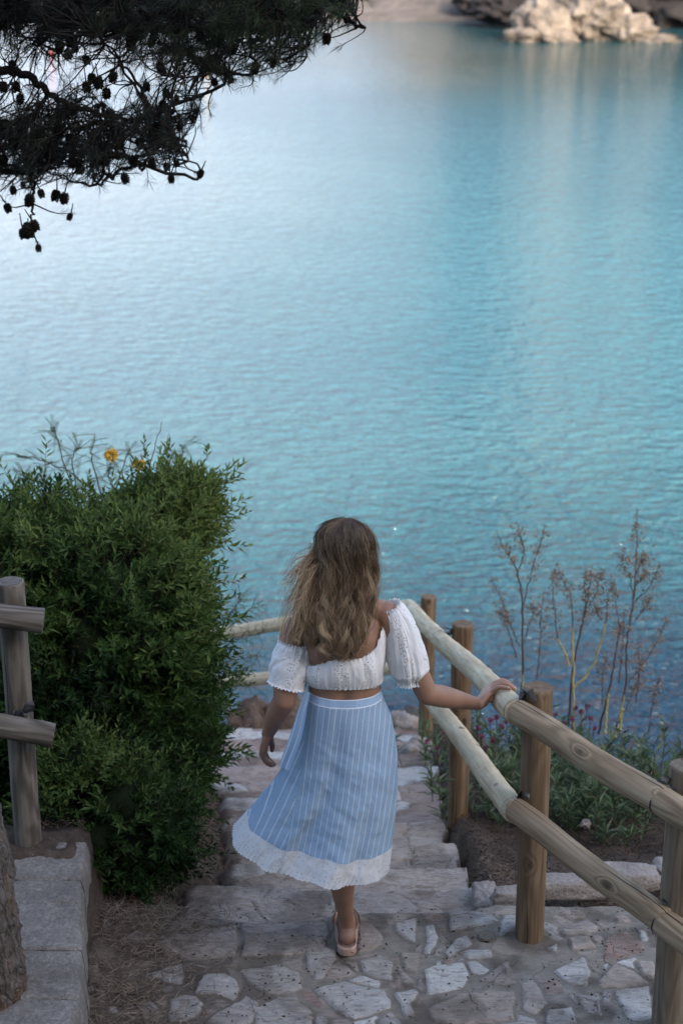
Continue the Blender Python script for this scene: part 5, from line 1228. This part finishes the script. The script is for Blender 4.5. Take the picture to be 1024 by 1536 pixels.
    Lc = catmull([PY(459, 1037, 5.52), PY(448, 1062, 5.50), PY(436, 1100, 5.48), PY(418, 1149, 5.47)], nn_); Rc = catmull([PY(465, 1039, 5.51), PY(460, 1064, 5.48), PY(452, 1105, 5.45), PY(433, 1156, 5.44)], nn_)
    Vt = Lc[:, None]*(1-vv[..., None])+Rc[:, None]*vv[..., None]; Vt[..., 1] += .005*np.sin(vv*9+uu*3)*uu
    i = np.arange(nn_-1)[:, None]; jt = np.arange(15)[None]; Ft = np.stack([i*16+jt, i*16+jt+1, (i+1)*16+jt+1, (i+1)*16+jt], -1).reshape(-1, 4)
    mb.add(Vt, Ft, stripe=(vv*.034+uu*.0+.004).ravel(), hem=np.ones(nn_*16), dist=np.full(nn_*16, .2), cl=Vt.reshape(-1, 3)); link('tie', mb.mesh('tie', m.m), sk)

    # ---- sandal
    ms = mat_simple('nude_sandal', (.42, .28, .22), (.50, .34, .28), 40, .6, .2, .002)
    def sandal(base, dx, pitch, hz):
        s_o = MB(); n = 48; a = np.arange(n)/n*2*math.pi; L_ = .255; ys_ = -np.cos(a)*.5+.5
        wd = np.interp(ys_, [0, .1, .35, .7, .9, 1], [.020, .033, .031, .043, .036, .012]); xx = np.sin(a)*0
        xx = np.sign(np.sin(a))*wd*np.minimum(1, np.abs(np.sin(a))*2.2)**.5; yy = (ys_-.0)*L_
        lv = [(0, .94), (.004, 1.), (.026, 1.01), (.034, 1.03), (.034, .9), (.031, .86)]; R = []
        for h, s1 in lv: R.append(np.stack([xx*s1+dx*yy, (yy-L_/2)*(1-(1-s1)*.3)+L_/2, np.full(n, h)], -1))
        V = np.array(R); cp_, sp2 = math.cos(pitch), math.sin(pitch); V2 = V.copy(); V2[..., 1] = V[..., 1]*cp_+V[..., 2]*sp2; V2[..., 2] = -V[..., 1]*sp2+V[..., 2]*cp_; V2 += np.asarray(base)
        i = np.arange(len(lv)-1)[:, None]; j = np.arange(n)[None]; o = s_o.add(V2, np.stack([i*n+j, i*n+(j+1) % n, (i+1)*n+(j+1) % n, (i+1)*n+j], -1).reshape(-1, 4))
        s_o.add([V2[-1].mean(0), V2[0].mean(0)], np.zeros((0, 3))); jj = np.arange(n); m_ = len(lv)*n
        s_o.F[3].append(np.stack([m_-n+jj, m_-n+(jj+1) % n, np.full(n, m_)], -1)+o); s_o.F[3].append(np.stack([(jj+1) % n, jj, np.full(n, m_+1)], -1)+o)
        return part(s_o, 'sandal', ms, t)
    so = sandal((.019, 5.598, .008), .0, 0, 0)
    def ribbon(pts, w, parent, th_=.0012):
        mb = MB(); P = catmull(pts, 24); T = unit(np.gradient(P, axis=0)); 
        c0 = AR; out = unit((P-c0)*np.array([1, 1, .2])); S = np.cross(T, out); V = np.stack([P-S*w/2, P-S*w/2+out*th_, P+S*w/2+out*th_, P+S*w/2], 1); i = np.arange(23)[:, None]; j = np.arange(3)[None]
        mb.add(V, np.stack([i*4+j, i*4+j+1, (i+1)*4+j+1, (i+1)*4+j], -1).reshape(-1, 4)); link('strap', mb.mesh('strap', ms), parent)
    ribbon([(-.014, 5.640, .040), (-.020, 5.655, .062), (-.021, 5.690, .092), (-.014, 5.72, .110), (.014, 5.730, .116), (.045, 5.72, .110), (.056, 5.69, .094), (.056, 5.655, .064), (.051, 5.64, .040)], .012, so)
    ribbon([(-.020, 5.765, .036), (-.016, 5.768, .068), (0.016, 5.775, .090), (.047, 5.768, .072), (.056, 5.762, .036)], .03, so)
    sandal((-.055, 5.99, .185), 0, .50, 0)
build_woman()

for o in bpy.data.objects:
    if '_b' in o: del o['_b']
